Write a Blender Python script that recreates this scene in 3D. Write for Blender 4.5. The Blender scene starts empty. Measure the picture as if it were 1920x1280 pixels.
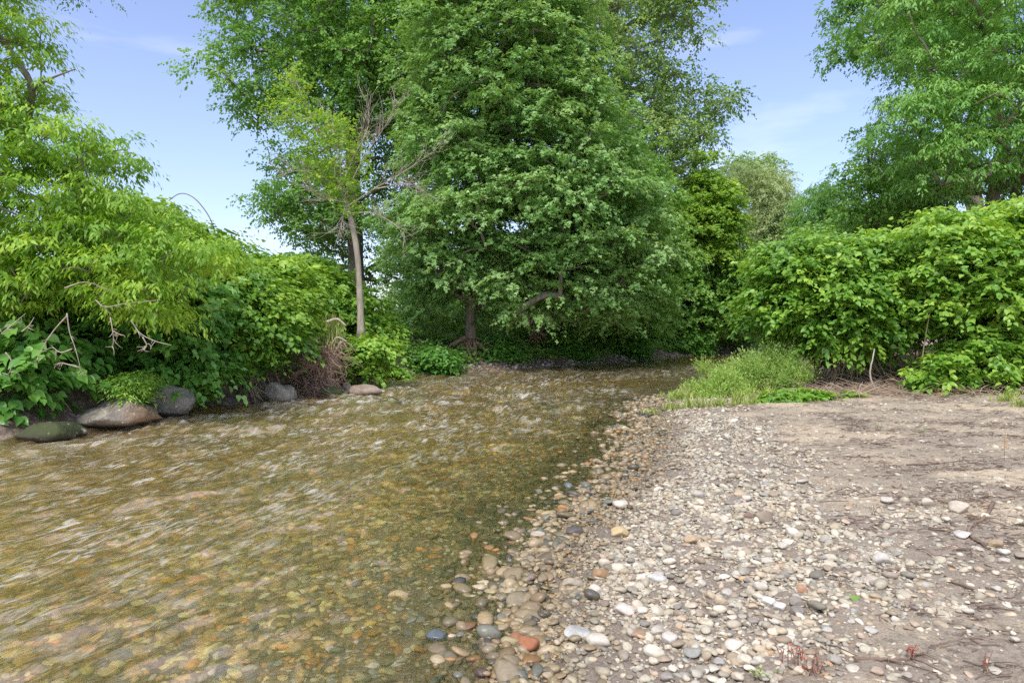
import bpy, math, random
import numpy as np
from mathutils import Vector

RS = np.random.RandomState
rng = RS(7)
random.seed(5)
F, CAMH, CX, HZ = 1280.0, 1.5, 960.0, 600.0
col = bpy.context.scene.collection

def W(px, py, Y):
    """point of the place seen in direction px,py of the photo, Y metres ahead"""
    return np.array([(px - CX) / F * Y, Y, CAMH - (py - HZ) / F * Y])

def nrm(a):
    return a / np.maximum(np.linalg.norm(a, axis=-1, keepdims=True), 1e-9)

def sst(a, b, x):
    t = np.clip((x - a) / (b - a), 0, 1)
    return t * t * (3 - 2 * t)

# ------------------------------------------------------------------ noise
_perm = RS(11).permutation(512)
_grad = nrm(RS(12).normal(size=(512, 2)))
def perlin(x, y, seed=0):
    xi, yi = np.floor(x).astype(int), np.floor(y).astype(int)
    fx, fy = x - xi, y - yi
    def g(ix, iy, dx, dy):
        h = _perm[(_perm[(ix + seed * 37) & 511] + iy) & 511]
        v = _grad[h]
        return v[..., 0] * dx + v[..., 1] * dy
    u, v = fx ** 3 * (fx * (fx * 6 - 15) + 10), fy ** 3 * (fy * (fy * 6 - 15) + 10)
    a, b = g(xi, yi, fx, fy), g(xi + 1, yi, fx - 1, fy)
    c, d = g(xi, yi + 1, fx, fy - 1), g(xi + 1, yi + 1, fx - 1, fy - 1)
    return (a + u * (b - a)) * (1 - v) + (c + u * (d - c)) * v
def fbm(x, y, o=4, seed=0):
    s, a = 0, 1.0
    for i in range(o):
        s = s + a * perlin(x * 2 ** i, y * 2 ** i, seed + i); a *= .5
    return s

# ------------------------------------------------------------------ mesh helpers
def mesh(name, V, Fc, mat, parent=None, attrs=None, colors=None, smooth=True, mats=None, fmat=None):
    V = np.asarray(V, np.float32); Fc = np.asarray(Fc, np.int32)
    me = bpy.data.meshes.new(name)
    m, k = Fc.shape
    me.vertices.add(len(V)); me.vertices.foreach_set('co', V.ravel())
    me.loops.add(m * k); me.loops.foreach_set('vertex_index', Fc.ravel())
    me.polygons.add(m)
    me.polygons.foreach_set('loop_start', np.arange(0, m * k, k, dtype=np.int32))
    me.polygons.foreach_set('use_smooth', np.full(m, smooth))
    for nme, a in (attrs or {}).items():
        at = me.attributes.new(nme, 'FLOAT', 'POINT'); at.data.foreach_set('value', np.asarray(a, np.float32).ravel())
    for nme, a in (colors or {}).items():
        at = me.attributes.new(nme, 'FLOAT_COLOR', 'POINT'); at.data.foreach_set('color', np.asarray(a, np.float32).ravel())
    me.update(calc_edges=True); me.validate()
    for mm in (mats or [mat]): me.materials.append(mm)
    if fmat is not None: me.polygons.foreach_set('material_index', fmat)
    o = bpy.data.objects.new(name, me); col.objects.link(o)
    if parent: o.parent = parent; o.matrix_parent_inverse = parent.matrix_world.inverted()
    return o

def tag(o, label=None, cat=None, group=None, kind=None):
    if label: o['label'] = label
    if cat: o['category'] = cat
    if group: o['group'] = group
    if kind: o['kind'] = kind
    return o

def thing(name, label, cat, loc, group=None):
    o = bpy.data.objects.new(name, None); col.objects.link(o)
    o.empty_display_size = .2
    o.location = [float(v) for v in loc]
    bpy_mw = o.matrix_world; o.matrix_world = __import__('mathutils').Matrix.Translation(o.location)
    return tag(o, label, cat, group)

class Acc:
    """collects pieces that end up as one mesh (one face size)"""
    def __init__(s): s.V, s.F, s.A, s.n = [], [], [], 0
    def add(s, V, Fc, a=None):
        V = np.asarray(V); s.V.append(V); s.F.append(np.asarray(Fc) + s.n)
        s.A.append(np.zeros(len(V)) if a is None else np.broadcast_to(a, (len(V),))); s.n += len(V)
    def build(s, name, mat, parent=None, **k):
        if not s.V: return None
        return mesh(name, np.concatenate(s.V), np.concatenate(s.F), mat, parent, attrs={'tint': np.concatenate(s.A)}, **k)

def tube(P, R, k=6, wob=0.0, rg=rng):
    P = np.asarray(P, float); n = len(P)
    R = np.broadcast_to(np.asarray(R, float), (n,))
    T = nrm(np.gradient(P, axis=0))
    ref = np.array([0.31, 0.17, .93]) if abs(T[0][2]) < .9 else np.array([1., .1, 0])
    U = nrm(np.cross(T, ref)); Vv = np.cross(T, U)
    a = np.linspace(0, 2 * math.pi, k, endpoint=False)
    rr = R[:, None] * (1 + wob * rg.uniform(-1, 1, (n, k)))
    V = P[:, None] + rr[..., None] * (np.cos(a)[None, :, None] * U[:, None] + np.sin(a)[None, :, None] * Vv[:, None])
    V = np.concatenate([V.reshape(-1, 3), P[-1:] + T[-1:] * R[-1], P[:1] - T[:1] * R[0] * .3])
    i = np.arange(n - 1)[:, None] * k; j = np.arange(k)[None]; j2 = (j + 1) % k
    q = np.stack([i + j, i + j2, i + k + j2, i + k + j], -1).reshape(-1, 4)
    b = (n - 1) * k
    cap = np.stack([b + np.arange(k), b + (np.arange(k) + 1) % k, np.full(k, n * k), np.full(k, n * k)], -1)
    cap = cap[:, [0, 1, 2]]; cap2 = np.stack([(np.arange(k) + 1) % k, np.arange(k), np.full(k, n * k + 1)], -1)
    tri = np.concatenate([q[:, [0, 1, 2]], q[:, [0, 2, 3]], cap, cap2])
    return V, tri

def smooth_path(P, n):
    P = np.asarray(P, float)
    if len(P) == 2: 
        t = np.linspace(0, 1, n)[:, None]; return P[0] * (1 - t) + P[1] * t
    Q = np.concatenate([[2 * P[0] - P[1]], P, [2 * P[-1] - P[-2]]])
    out = []
    for u in np.linspace(0, len(P) - 1 - 1e-6, n):
        i = int(u); t = u - i; a, b, c, d = Q[i:i + 4]
        out.append(.5 * (2 * b + (c - a) * t + (2 * a - 5 * b + 4 * c - d) * t * t + (3 * b - a - 3 * c + d) * t ** 3))
    return np.array(out)

# ------------------------------------------------------------------ leaf templates
TPL = {
 'diamond': (np.array([[0,0,0],[.45,.3,.07],[1,0,-.1],[.45,-.3,.07]]), [[0,2,1],[0,3,2]]),
 'lance': (np.array([[0,0,0],[.38,.17,.05],[.5,0,0],[1,0,-.2],[.38,-.17,.05]]), [[0,2,1],[1,2,3],[0,4,2],[4,3,2]]),
 'maple': (np.array([[0,0,0],[.12,.38,0],[.42,.55,.03],[.5,.2,.06],[1,0,-.12],[.5,-.2,.06],[.42,-.55,.03],[.12,-.38,0]]),
           [[0,2,1],[0,3,2],[0,4,3],[0,5,4],[0,6,5],[0,7,6]]),
 'heart': (np.array([[.42,0,-.02],[0,0,0],[-.07,.2,.02],[.14,.4,.07],[.5,.36,.06],[.8,.16,.0],[1.08,0,-.13],[.8,-.16,.0],[.5,-.36,.06],[.14,-.4,.07],[-.07,-.2,.02]]),
           [[0,1+i,1+(i+1)%10] for i in range(10)]),
 'blade': (np.array([[0,.035,0],[0,-.035,0],[.5,.03,.0],[.5,-.03,.0],[1,0,-.18]]), [[0,1,3],[0,3,2],[2,3,4]]),
}
def leaves(P, D, N, S, tpl, tint):
    tv, tf = TPL[tpl]; tf = np.array(tf)
    D = nrm(D); B = nrm(np.cross(N, D)); N2 = np.cross(D, B)
    V = P[:, None] + S[:, None, None] * (tv[None, :, 0:1] * D[:, None] + tv[None, :, 1:2] * B[:, None] + tv[None, :, 2:3] * N2[:, None])
    n = len(P); k = len(tv)
    Fc = (tf[None] + (np.arange(n) * k)[:, None, None]).reshape(-1, 3)
    return V.reshape(-1, 3), Fc, np.repeat(tint, k)

def pip(x, y, poly):
    poly = np.asarray(poly, float); ins = np.zeros(np.shape(x), bool)
    x1, y1 = poly[-1]
    for x2, y2 in poly:
        c = ((y1 > y) != (y2 > y)) & (x < (x2 - x1) * (y - y1) / (y2 - y1 + 1e-12) + x1)
        ins ^= c; x1, y1 = x2, y2
    return ins
def pdist(x, y, line, closed=False):
    line = np.asarray(line, float); d = np.full(np.shape(x), 1e9)
    m = len(line)
    for i in range(m if closed else m - 1):
        a, b = line[i], line[(i + 1) % m]; ab = b - a
        t = np.clip(((x - a[0]) * ab[0] + (y - a[1]) * ab[1]) / (ab @ ab + 1e-12), 0, 1)
        d = np.minimum(d, np.hypot(x - a[0] - t * ab[0], y - a[1] - t * ab[1]))
    return d

def lobes_from_outline(poly, Y0, T, n, R, rg, margin=.75, back=.5):
    """lobe centres filling a crown whose silhouette is given by bearing; T half thickness in metres"""
    poly = np.asarray(poly, float)
    s = Y0 / F
    lo, hi = poly.min(0), poly.max(0)
    c = rg.uniform(lo, hi, (n * 14, 2))
    c = c[pip(c[:, 0], c[:, 1], poly)]
    de = pdist(c[:, 0], c[:, 1], poly, True) * s
    keep = de > R * margin; c, de = c[keep], de[keep]
    if len(c) == 0: return np.zeros((0, 3))
    th = T * np.sqrt(np.clip((de) / (T * 1.3), .04, 1))
    dy = th * (-1 + (1 + 2 * back) * rg.uniform(0, 1, len(c)) ** 1.25)
    P = np.stack([(c[:, 0] - CX) * s, Y0 + dy, CAMH - (c[:, 1] - HZ) * s], 1)
    out = []
    dm = R * .62
    A = np.empty((n, 3)); k = 0
    for p in P:
        if k == n: break
        if k == 0 or (((A[:k] - p) ** 2).sum(1).min() > dm * dm):
            A[k] = p; k += 1
    return A[:k]

def lobe_leaves(C, R, rg, nspray, nleaf, size, L, tpl, flat=.6, droop=.35, up=.7, zmin=-.35, spread=.9, hang=.35, inner=.45, jit=.3, bias=.0, sag=.5):
    C = np.asarray(C, float); n = len(C)
    R = np.broadcast_to(R, (n,)) * rg.uniform(.75, 1.25, n)
    lt = rg.uniform(-.5, .5, n)
    idx = np.repeat(np.arange(n), nspray); m = len(idx)
    u = nrm(rg.normal(size=(m, 3)));
    u[:, 2] = np.where(u[:, 2] < zmin, -u[:, 2] * .8, u[:, 2]); u = nrm(u)
    rad = rg.uniform(inner, 1, m) ** .6
    sc = np.stack([R[idx], R[idx], R[idx] * flat], 1)
    P0 = C[idx] + u * sc * rad[:, None]
    h = u.copy(); h[:, 2] = 0; h = nrm(h + rg.normal(size=(m, 3)) * .35 * np.array([1, 1, 0]))
    D0 = nrm(h + np.array([0, 0, 1.]) * (u[:, 2:3] * .7 - droop) + rg.normal(size=(m, 3)) * .15)
    st = rg.uniform(-.3, .3, m)
    k = nleaf
    t = (np.arange(k) + .5) / k
    ii = np.repeat(np.arange(m), k); tt = np.tile(t, m); side = np.tile(np.where(np.arange(k) % 2 == 0, 1., -1.), m)
    M = len(ii)
    LL = L * rg.uniform(.7, 1.3, m)[ii]
    D = D0[ii]; sv = nrm(np.cross(D, np.array([0, 0, 1.])))
    P = P0[ii] + D * (LL * (tt - .35))[:, None] + np.array([0, 0, -1.]) * (LL * sag * np.clip(tt - .3, 0, 1) ** 2)[:, None]
    P += rg.normal(size=(M, 3)) * size * .25
    ang = spread * rg.uniform(.5, 1.2, M) * (1 - .6 * tt)
    ld = D * np.cos(ang)[:, None] + sv * (side * np.sin(ang))[:, None] - np.array([0, 0, 1.]) * (hang * rg.uniform(.5, 1.5, M))[:, None]
    ld = nrm(ld + rg.normal(size=(M, 3)) * jit * .5)
    N = nrm(np.array([0, 0, 1.]) * up + h[ii] * (1 - up) * 1.3 + rg.normal(size=(M, 3)) * jit)
    S = size * rg.uniform(.65, 1.2, M) * (1 - .25 * tt)
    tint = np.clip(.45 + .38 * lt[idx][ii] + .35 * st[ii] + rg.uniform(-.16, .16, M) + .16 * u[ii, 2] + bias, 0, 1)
    return leaves(P, ld, N, S, tpl, tint)

def skeleton(acc, trunk, tr, C, rg, tip=.012, k=5, maxlink=3.0, wob=.0, lift=.12, sag=0):
    """trunk polyline + branches grown to every lobe centre"""
    trunk = np.asarray(trunk, float)
    nodes = [p for p in trunk]; rad = list(np.broadcast_to(tr, (len(trunk),)))
    par = [-1] + list(range(len(trunk) - 1))
    nt = len(trunk)
    order = np.argsort([np.linalg.norm(trunk - c, axis=1).min() for c in C]) if len(C) else []
    N = np.empty((nt + len(C), 3)); N[:nt] = trunk; cnt = nt; P = list(par)
    for o in order:
        c = C[o]
        d = np.linalg.norm(N[:cnt] - c, axis=1) + .9 * np.maximum(0, N[:cnt, 2] - c[2]) + np.where(np.arange(cnt) < 2, 2.5, 0)
        P.append(int(d.argmin())); N[cnt] = c; cnt += 1
    desc = np.zeros(cnt)
    for i in range(cnt - 1, nt - 1, -1):
        desc[i] += 1
        if P[i] >= nt: desc[P[i]] += desc[i]
    for i in range(nt, cnt):
        a, b = N[P[i]], N[i]
        r1 = tip * math.sqrt(desc[i]) * 1.25
        r0 = min(tip * math.sqrt(desc[i] + .6) * 1.6, rad[P[i]] * .8 if P[i] < nt else 9)
        L = np.linalg.norm(b - a)
        mid = (a + b) / 2 + rg.normal(size=3) * L * .07 + np.array([0, 0, L * lift])
        pts = smooth_path([a, mid, b], 6)
        V, Fc = tube(pts, np.linspace(r0, r1, 6), k if desc[i] > 2 else 4, rg=rg); acc.add(V, Fc)
    return N

def twigs(acc, C, R, rg, n, L, r=.004, droop=.1):
    for c in C:
        for _ in range(n):
            u = nrm(rg.normal(size=3)); u[2] = abs(u[2]) * .5 - droop
            p1 = c + u * L * rg.uniform(.5, 1); mid = (c + p1) / 2 + rg.normal(size=3) * L * .07
            V, Fc = tube(smooth_path([c, mid, p1], 4), np.linspace(r * 1.6, r * .6, 4), 3, rg=rg); acc.add(V, Fc)

# ------------------------------------------------------------------ materials
def new_mat(name):
    m = bpy.data.materials.new(name); m.use_nodes = True
    nt = m.node_tree; nt.nodes.clear()
    return m, nt
def nd(nt, t, **k):
    n = nt.nodes.new(t)
    for a, v in k.items():
        if a.startswith('i_'): n.inputs[a[2:].replace('_', ' ')].default_value = v
        else: setattr(n, a, v)
    return n
def ramp(nt, stops, fac=None):
    r = nd(nt, 'ShaderNodeValToRGB'); e = r.color_ramp.elements
    while len(e) < len(stops): e.new(.5)
    for el, (p, c) in zip(e, stops): el.position = p; el.color = (*c, 1)
    if fac is not None: nt.links.new(fac, r.inputs[0])
    return r

def leaf_mat(name, dark, mid, light, trans=.4, rough=.45, spec=.35):
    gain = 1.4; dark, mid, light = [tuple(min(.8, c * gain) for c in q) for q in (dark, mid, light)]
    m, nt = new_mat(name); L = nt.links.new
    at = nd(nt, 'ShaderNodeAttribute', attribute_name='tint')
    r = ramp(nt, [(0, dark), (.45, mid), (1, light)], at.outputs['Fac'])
    p = nd(nt, 'ShaderNodeBsdfPrincipled'); p.inputs['Roughness'].default_value = rough
    p.inputs['Specular IOR Level'].default_value = spec
    L(r.outputs[0], p.inputs['Base Color'])
    tr = nd(nt, 'ShaderNodeBsdfTranslucent')
    mx = nd(nt, 'ShaderNodeMix', data_type='RGBA', blend_type='MULTIPLY'); mx.inputs[0].default_value = 1
    mx.inputs[7].default_value = (1.35, 1.25, .6, 1); L(r.outputs[0], mx.inputs[6]); L(mx.outputs[2], tr.inputs[0])
    ms = nd(nt, 'ShaderNodeMixShader'); ms.inputs[0].default_value = trans
    L(p.outputs[0], ms.inputs[1]); L(tr.outputs[0], ms.inputs[2])
    o = nd(nt, 'ShaderNodeOutputMaterial'); L(ms.outputs[0], o.inputs[0])
    return m

def bark_mat(name, a, b, scale=12, bump=.4, stretch=.25, rough=.85):
    m, nt = new_mat(name); L = nt.links.new
    tc = nd(nt, 'ShaderNodeTexCoord'); mp = nd(nt, 'ShaderNodeMapping'); mp.inputs['Scale'].default_value = (1, 1, stretch)
    L(tc.outputs['Object'], mp.inputs[0])
    n = nd(nt, 'ShaderNodeTexNoise', i_Scale=scale, i_Detail=6.0, i_Roughness=.65); L(mp.outputs[0], n.inputs[0])
    r = ramp(nt, [(.3, a), (.7, b)], n.outputs[0])
    p = nd(nt, 'ShaderNodeBsdfPrincipled', i_Roughness=rough); L(r.outputs[0], p.inputs['Base Color'])
    bp = nd(nt, 'ShaderNodeBump', i_Strength=bump, i_Distance=.03); L(n.outputs[0], bp.inputs['Height']); L(bp.outputs[0], p.inputs['Normal'])
    o = nd(nt, 'ShaderNodeOutputMaterial'); L(p.outputs[0], o.inputs[0])
    return m

M = {}
M['maple'] = leaf_mat('maple_leaf', (.07,.16,.045), (.17,.31,.09), (.36,.5,.22), .38, .45, .5)
M['maple2'] = leaf_mat('maple_leaf_deep', (.07,.16,.035), (.16,.31,.07), (.32,.47,.15), .4)
M['cotton'] = leaf_mat('cottonwood_leaf', (.06,.15,.03), (.14,.29,.055), (.28,.44,.11), .42)
M['cottonpale'] = leaf_mat('cottonwood_leaf_pale', (.08,.15,.035), (.19,.30,.085), (.36,.46,.18), .35)
M['lime'] = leaf_mat('lime_leaf', (.10,.19,.03), (.20,.34,.05), (.38,.5,.1), .42)
M['boxelder'] = leaf_mat('boxelder_leaf', (.08,.17,.022), (.17,.32,.035), (.44,.55,.08), .44)
M['ash'] = leaf_mat('ash_leaf', (.05,.15,.03), (.15,.31,.07), (.33,.5,.14), .4)
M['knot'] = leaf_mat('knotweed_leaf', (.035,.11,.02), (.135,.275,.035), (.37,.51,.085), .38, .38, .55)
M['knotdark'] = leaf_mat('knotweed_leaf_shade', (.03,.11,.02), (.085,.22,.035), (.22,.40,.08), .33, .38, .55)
M['willow'] = leaf_mat('willow_leaf', (.12,.18,.06), (.26,.34,.14), (.46,.52,.29), .3)
M['weed'] = leaf_mat('weed_leaf', (.08,.17,.035), (.21,.33,.075), (.42,.52,.15), .38)
M['under'] = leaf_mat('undergrowth_leaf', (.06,.15,.03), (.15,.29,.06), (.28,.45,.11), .38)
M['grass'] = leaf_mat('grass_blade', (.12,.18,.045), (.24,.31,.08), (.44,.45,.18), .35)
M['red'] = leaf_mat('red_seedling', (.12,.015,.01), (.3,.04,.03), (.5,.12,.08), .3)
M['rust'] = leaf_mat('rust_leaf', (.35,.16,.04), (.5,.25,.06), (.6,.38,.12), .3)
M['bark'] = bark_mat('bark', (.11,.09,.07), (.3,.26,.2))
M['barkpale'] = bark_mat('bark_pale', (.24,.2,.15), (.48,.42,.33))
M['barkdark'] = bark_mat('bark_dark', (.06,.05,.04), (.17,.145,.11))
M['dead'] = bark_mat('dead_wood', (.28,.23,.17), (.55,.48,.38), 25)
M['root'] = bark_mat('root_wood', (.16,.09,.055), (.42,.28,.19), 20)
M['rootfine'] = bark_mat('fine_roots', (.2,.12,.08), (.5,.36,.26), 30)
M['cane'] = bark_mat('cane', (.26,.17,.09), (.46,.36,.2), 5)
M['stick'] = bark_mat('stick', (.10,.065,.045), (.30,.21,.15), 3)
M['litter'] = bark_mat('litter', (.16,.1,.065), (.55,.42,.3), 3)
M['soil'] = bark_mat('soil', (.1,.06,.04), (.3,.19,.13), 14, .8, 1)

def stone_mat(name, use_obj=False):
    m, nt = new_mat(name); L = nt.links.new
    if use_obj:
        oi = nd(nt, 'ShaderNodeObjectInfo'); c = oi.outputs['Color']; a = oi.outputs['Alpha']
    else:
        at = nd(nt, 'ShaderNodeAttribute', attribute_name='col'); c = at.outputs['Color']; a = at.outputs['Alpha']
    tc = nd(nt, 'ShaderNodeNewGeometry')
    n = nd(nt, 'ShaderNodeTexNoise', i_Scale=60.0, i_Detail=5.0, i_Roughness=.7); L(tc.outputs['Position'], n.inputs[0])
    n2 = nd(nt, 'ShaderNodeTexNoise', i_Scale=14.0, i_Detail=3.0); L(tc.outputs['Position'], n2.inputs[0])
    mul = nd(nt, 'ShaderNodeMath', operation='MULTIPLY'); L(n.outputs[0], mul.inputs[0]); L(n2.outputs[0], mul.inputs[1])
    r = ramp(nt, [(.1, (.62,.6,.57)), (.42, (1.12,1.12,1.12))], mul.outputs[0])
    mx = nd(nt, 'ShaderNodeMix', data_type='RGBA', blend_type='MULTIPLY'); mx.inputs[0].default_value = 1
    L(c, mx.inputs[6]); L(r.outputs[0], mx.inputs[7])
    p = nd(nt, 'ShaderNodeBsdfPrincipled'); L(mx.outputs[2], p.inputs['Base Color'])
    rr = nd(nt, 'ShaderNodeMapRange'); rr.inputs[3].default_value = .8; rr.inputs[4].default_value = .25; L(a, rr.inputs[0]); L(rr.outputs[0], p.inputs['Roughness'])
    bp = nd(nt, 'ShaderNodeBump', i_Strength=.25, i_Distance=.006); L(n.outputs[0], bp.inputs['Height']); L(bp.outputs[0], p.inputs['Normal'])
    o = nd(nt, 'ShaderNodeOutputMaterial'); L(p.outputs[0], o.inputs[0])
    return m
M['pebble'] = stone_mat('pebble'); M['stone'] = stone_mat('stone', True)

def boulder_mat(name, a, b, lich=(.62,.6,.5), stain=None, moss=0.0):
    m, nt = new_mat(name); L = nt.links.new
    tc = nd(nt, 'ShaderNodeTexCoord'); g = nd(nt, 'ShaderNodeNewGeometry')
    n = nd(nt, 'ShaderNodeTexNoise', i_Scale=7.0, i_Detail=9.0, i_Roughness=.7); L(tc.outputs['Object'], n.inputs[0])
    r = ramp(nt, [(.3, a), (.7, b)], n.outputs[0]); c = r.outputs[0]
    v = nd(nt, 'ShaderNodeTexVoronoi', i_Scale=11.0); L(tc.outputs['Object'], v.inputs[0])
    n3 = nd(nt, 'ShaderNodeTexNoise', i_Scale=30.0, i_Detail=3.0); L(tc.outputs['Object'], n3.inputs[0])
    sb = nd(nt, 'ShaderNodeMath', operation='MULTIPLY_ADD'); L(n3.outputs[0], sb.inputs[0]); sb.inputs[1].default_value = .3; L(v.outputs[0], sb.inputs[2])
    lr = ramp(nt, [(.27, (.9,)*3), (.32, (0,)*3)], sb.outputs[0])
    def mix(f, x, y):
        q = nd(nt, 'ShaderNodeMix', data_type='RGBA')
        L(f, q.inputs[0]); L(x, q.inputs[6]); q.inputs[7].default_value = (*y, 1); return q.outputs[2]
    c = mix(lr.outputs[0], c, lich)
    sep = nd(nt, 'ShaderNodeSeparateXYZ'); L(g.outputs['Position'], sep.inputs[0])
    if stain:
        sx = nd(nt, 'ShaderNodeSeparateXYZ'); L(tc.outputs['Object'], sx.inputs[0])
        ad = nd(nt, 'ShaderNodeMath', operation='MULTIPLY_ADD'); L(n.outputs[0], ad.inputs[0]); ad.inputs[1].default_value = .5; L(sx.outputs[0], ad.inputs[2])
        sr = ramp(nt, [(.55, (0,)*3), (.9, (.85,)*3)], ad.outputs[0]); c = mix(sr.outputs[0], c, stain)
    if moss:
        mr = ramp(nt, [(.5 - moss * .3, (0,)*3), (.6, (1,)*3)], n.outputs[0]); c = mix(mr.outputs[0], c, (.06, .08, .02))
    wet = ramp(nt, [(.03, (1,)*3), (.1, (0,)*3)], sep.outputs[2])
    c = mix(wet.outputs[0], c, (.045, .04, .028))
    p = nd(nt, 'ShaderNodeBsdfPrincipled', i_Roughness=.8); L(c, p.inputs['Base Color'])
    bp = nd(nt, 'ShaderNodeBump', i_Strength=1.0, i_Distance=.06); L(n.outputs[0], bp.inputs['Height']); L(bp.outputs[0], p.inputs['Normal'])
    o = nd(nt, 'ShaderNodeOutputMaterial'); L(p.outputs[0], o.inputs[0])
    return m

# ------------------------------------------------------------------ terrain
RIGHT = [(-4.5,-12),(-1.6,-2),(-.75,.8),(-.12,2.2),(.14,3.0),(.18,3.6),(.26,4.1),(.45,4.8),(.9,5.8),(1.45,7.2),(2.05,9.4),(2.4,11.3),(3.1,13.7),(4.5,16.7),(6.9,22.6),(8.9,26.5),(13,30.5),(20,34),(60,46)]
LEFT = [(-20,-12),(-13,-1),(-9,4.5),(-7.4,7.4),(-6.4,8.5),(-5.93,9.37),(-5.5,10.4),(-5.1,11.6),(-4.24,13.2),(-3.6,14.4),(-3.4,17.0),(-1.65,19.2),(.64,20.6),(2.47,22.6),(4.6,24.8),(7.3,27.8),(9.6,31.2),(13,35),(20,39.5),(60,52)]
RIVER = RIGHT + LEFT[::-1]
def terr(x, y):
    x = np.asarray(x, float); y = np.asarray(y, float)
    ins = pip(x, y, RIVER); dR = pdist(x, y, RIGHT); dL = pdist(x, y, LEFT)
    n1 = fbm(x * .5, y * .5, 4, 3); n2 = fbm(x * 2.2, y * 2.2, 3, 9)
    depth = np.minimum(.05 * dR + .02 * dR * sst(0, 3, dR), .04 + .4 * dL)
    depth = np.minimum(depth, .5 + .1 * n1) + .012 * n2 * sst(0, 1, dR)
    hr = .30 * (1 - np.exp(-dR * .16)) + .05 * n1 * sst(.3, 3, dR) + .012 * n2 + .35 * sst(12, 17, y) * sst(2, 5, dR)
    bh = 1.05 + (.38 - 1.05) * sst(-3.6, -1.8, x)
    hl = bh * sst(-.1, 1.3, dL) + .1 * n1 + .03 * n2 + .25 * sst(1, 7, dL) + .02
    out = np.where(dR < dL, hr, hl)
    return np.where(ins, -depth, out), ins, dR, dL
def ground(x, y): return terr(x, y)[0]
def G(px, py):
    """ground point under a photo direction"""
    z = 0.05
    for _ in range(12):
        Y = (CAMH - z) * F / (py - HZ); X = (px - CX) / F * Y
        z = float(ground(np.array([X]), np.array([Y]))[0])
    return np.array([X, Y, z])

def lin(*segs):
    out = []
    for a, b, st in segs: out.append(np.arange(a, b, st))
    return np.concatenate(out)
xs = lin((-260,-60,20),(-60,-20,4),(-20,-8,.6),(-8,-2,.09),(-2,5,.045),(5,10,.09),(10,20,.5),(20,60,4),(60,261,20))
ys = lin((-60,-10,5),(-10,1.5,.5),(1.5,7,.045),(7,12,.08),(12,25,.2),(25,45,.5),(45,80,4),(80,401,20))
gx, gy = np.meshgrid(xs, ys)
gz, gin, gdR, gdL = terr(gx, gy)
far = np.hypot(gx, gy - 20)
gz = gz + sst(60, 250, far) * 3
rl_ = fbm(gx * 3.1, gy * 4.2, 4, 131); rel_ = np.where((~gin) & (gdR < gdL) & (gy < 30), 1, 0) * sst(.3, 1, gdR) * .03 * (np.abs(rl_) - .15); gz = gz + rel_; crust = np.where(rel_ != 0, sst(-.02, .24, fbm(gx * 1.2, gy * 1.6, 4, 55)), 0)
nx, ny = len(xs), len(ys)
i = (np.arange(ny - 1)[:, None] * nx + np.arange(nx - 1)[None]).ravel()
Q = np.stack([i, i + 1, i + nx + 1, i + nx], 1)
def xgrav(y): return np.interp(y, [0, 2, 2.9, 4.8, 7.2, 11, 15], [.6, 1.1, 1.5, 2.6, 3.0, 3.7, 4.2])
right = (~gin) & (gdR < gdL)
grav = np.where(right, 1 - sst(-.5, .5, gx - xgrav(gy) + .6 * fbm(gx * .9, gy * .9, 3, 21)), 0)
bank = np.where(gin, 0, np.where(gdR < gdL, sst(13.0, 14.6, gy + .25 * (gx - 6) + .5 * fbm(gx * .6, gy * .6, 2, 5)), 1.))
wetm = np.where(gin, 1, np.where(right, 1 - sst(.05, .5, gdR + .25 * fbm(gx * 1.5, gy * 1.5, 2, 8)), 1 - sst(0, .3, gdL)))

m, nt = new_mat('ground'); L = nt.links.new
ge = nd(nt, 'ShaderNodeNewGeometry')
def attr(n): return nd(nt, 'ShaderNodeAttribute', attribute_name=n).outputs['Fac']
def noise(s, d=5.0, r=.6, dist=0.0):
    n = nd(nt, 'ShaderNodeTexNoise', i_Scale=s, i_Detail=d, i_Roughness=r, i_Distortion=dist); L(ge.outputs['Position'], n.inputs[0]); return n.outputs[0]
nb, nm, nf = noise(.9, 6.0), noise(9.0, 7.0, .7), noise(70.0, 6.0, .75)
mud = ramp(nt, [(.34, (.31,.26,.195)), (.5, (.41,.345,.255)), (.62, (.57,.47,.33))], nb)
mudf = ramp(nt, [(.3, (.55,.53,.5)), (.55, (1.05,1.05,1.05)), (.75, (1.25,1.22,1.18))], nf)
mudm = ramp(nt, [(.34, (.55,.52,.49)), (.5, (1.08,1.06,1.03))], nm)
def mul(a, b):
    q = nd(nt, 'ShaderNodeMix', data_type='RGBA', blend_type='MULTIPLY'); q.inputs[0].default_value = 1; L(a, q.inputs[6]); L(b, q.inputs[7]); return q.outputs[2]
def mix(f, a, b):
    q = nd(nt, 'ShaderNodeMix', data_type='RGBA'); L(f, q.inputs[0])
    for v, i_ in ((a, 6), (b, 7)):
        if isinstance(v, tuple): q.inputs[i_].default_value = (*v, 1)
        else: L(v, q.inputs[i_])
    return q.outputs[2]
c = mul(mul(mud.outputs[0], mudf.outputs[0]), mudm.outputs[0])
ncr = ramp(nt, [(.36, (.15,.115,.082)), (.58, (.40,.33,.25))], noise(26.0, 6.0, .75)).outputs[0]
c = mix(attr('crust'), c, ncr)
gcol = ramp(nt, [(.35, (.19,.15,.115)), (.65, (.40,.33,.25))], nf).outputs[0]
c = mix(attr('grav'), c, gcol)
soil = ramp(nt, [(.32, (.07,.045,.032)), (.52, (.2,.14,.1)), (.7, (.42,.34,.26))], nm).outputs[0]
c = mix(attr('bank'), c, soil)
bedc = ramp(nt, [(.3, (.16,.12,.07)), (.5, (.40,.31,.19)), (.72, (.62,.52,.36))], nm).outputs[0]
c = mix(attr('bed'), c, mul(bedc, mudf.outputs[0]))
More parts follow.
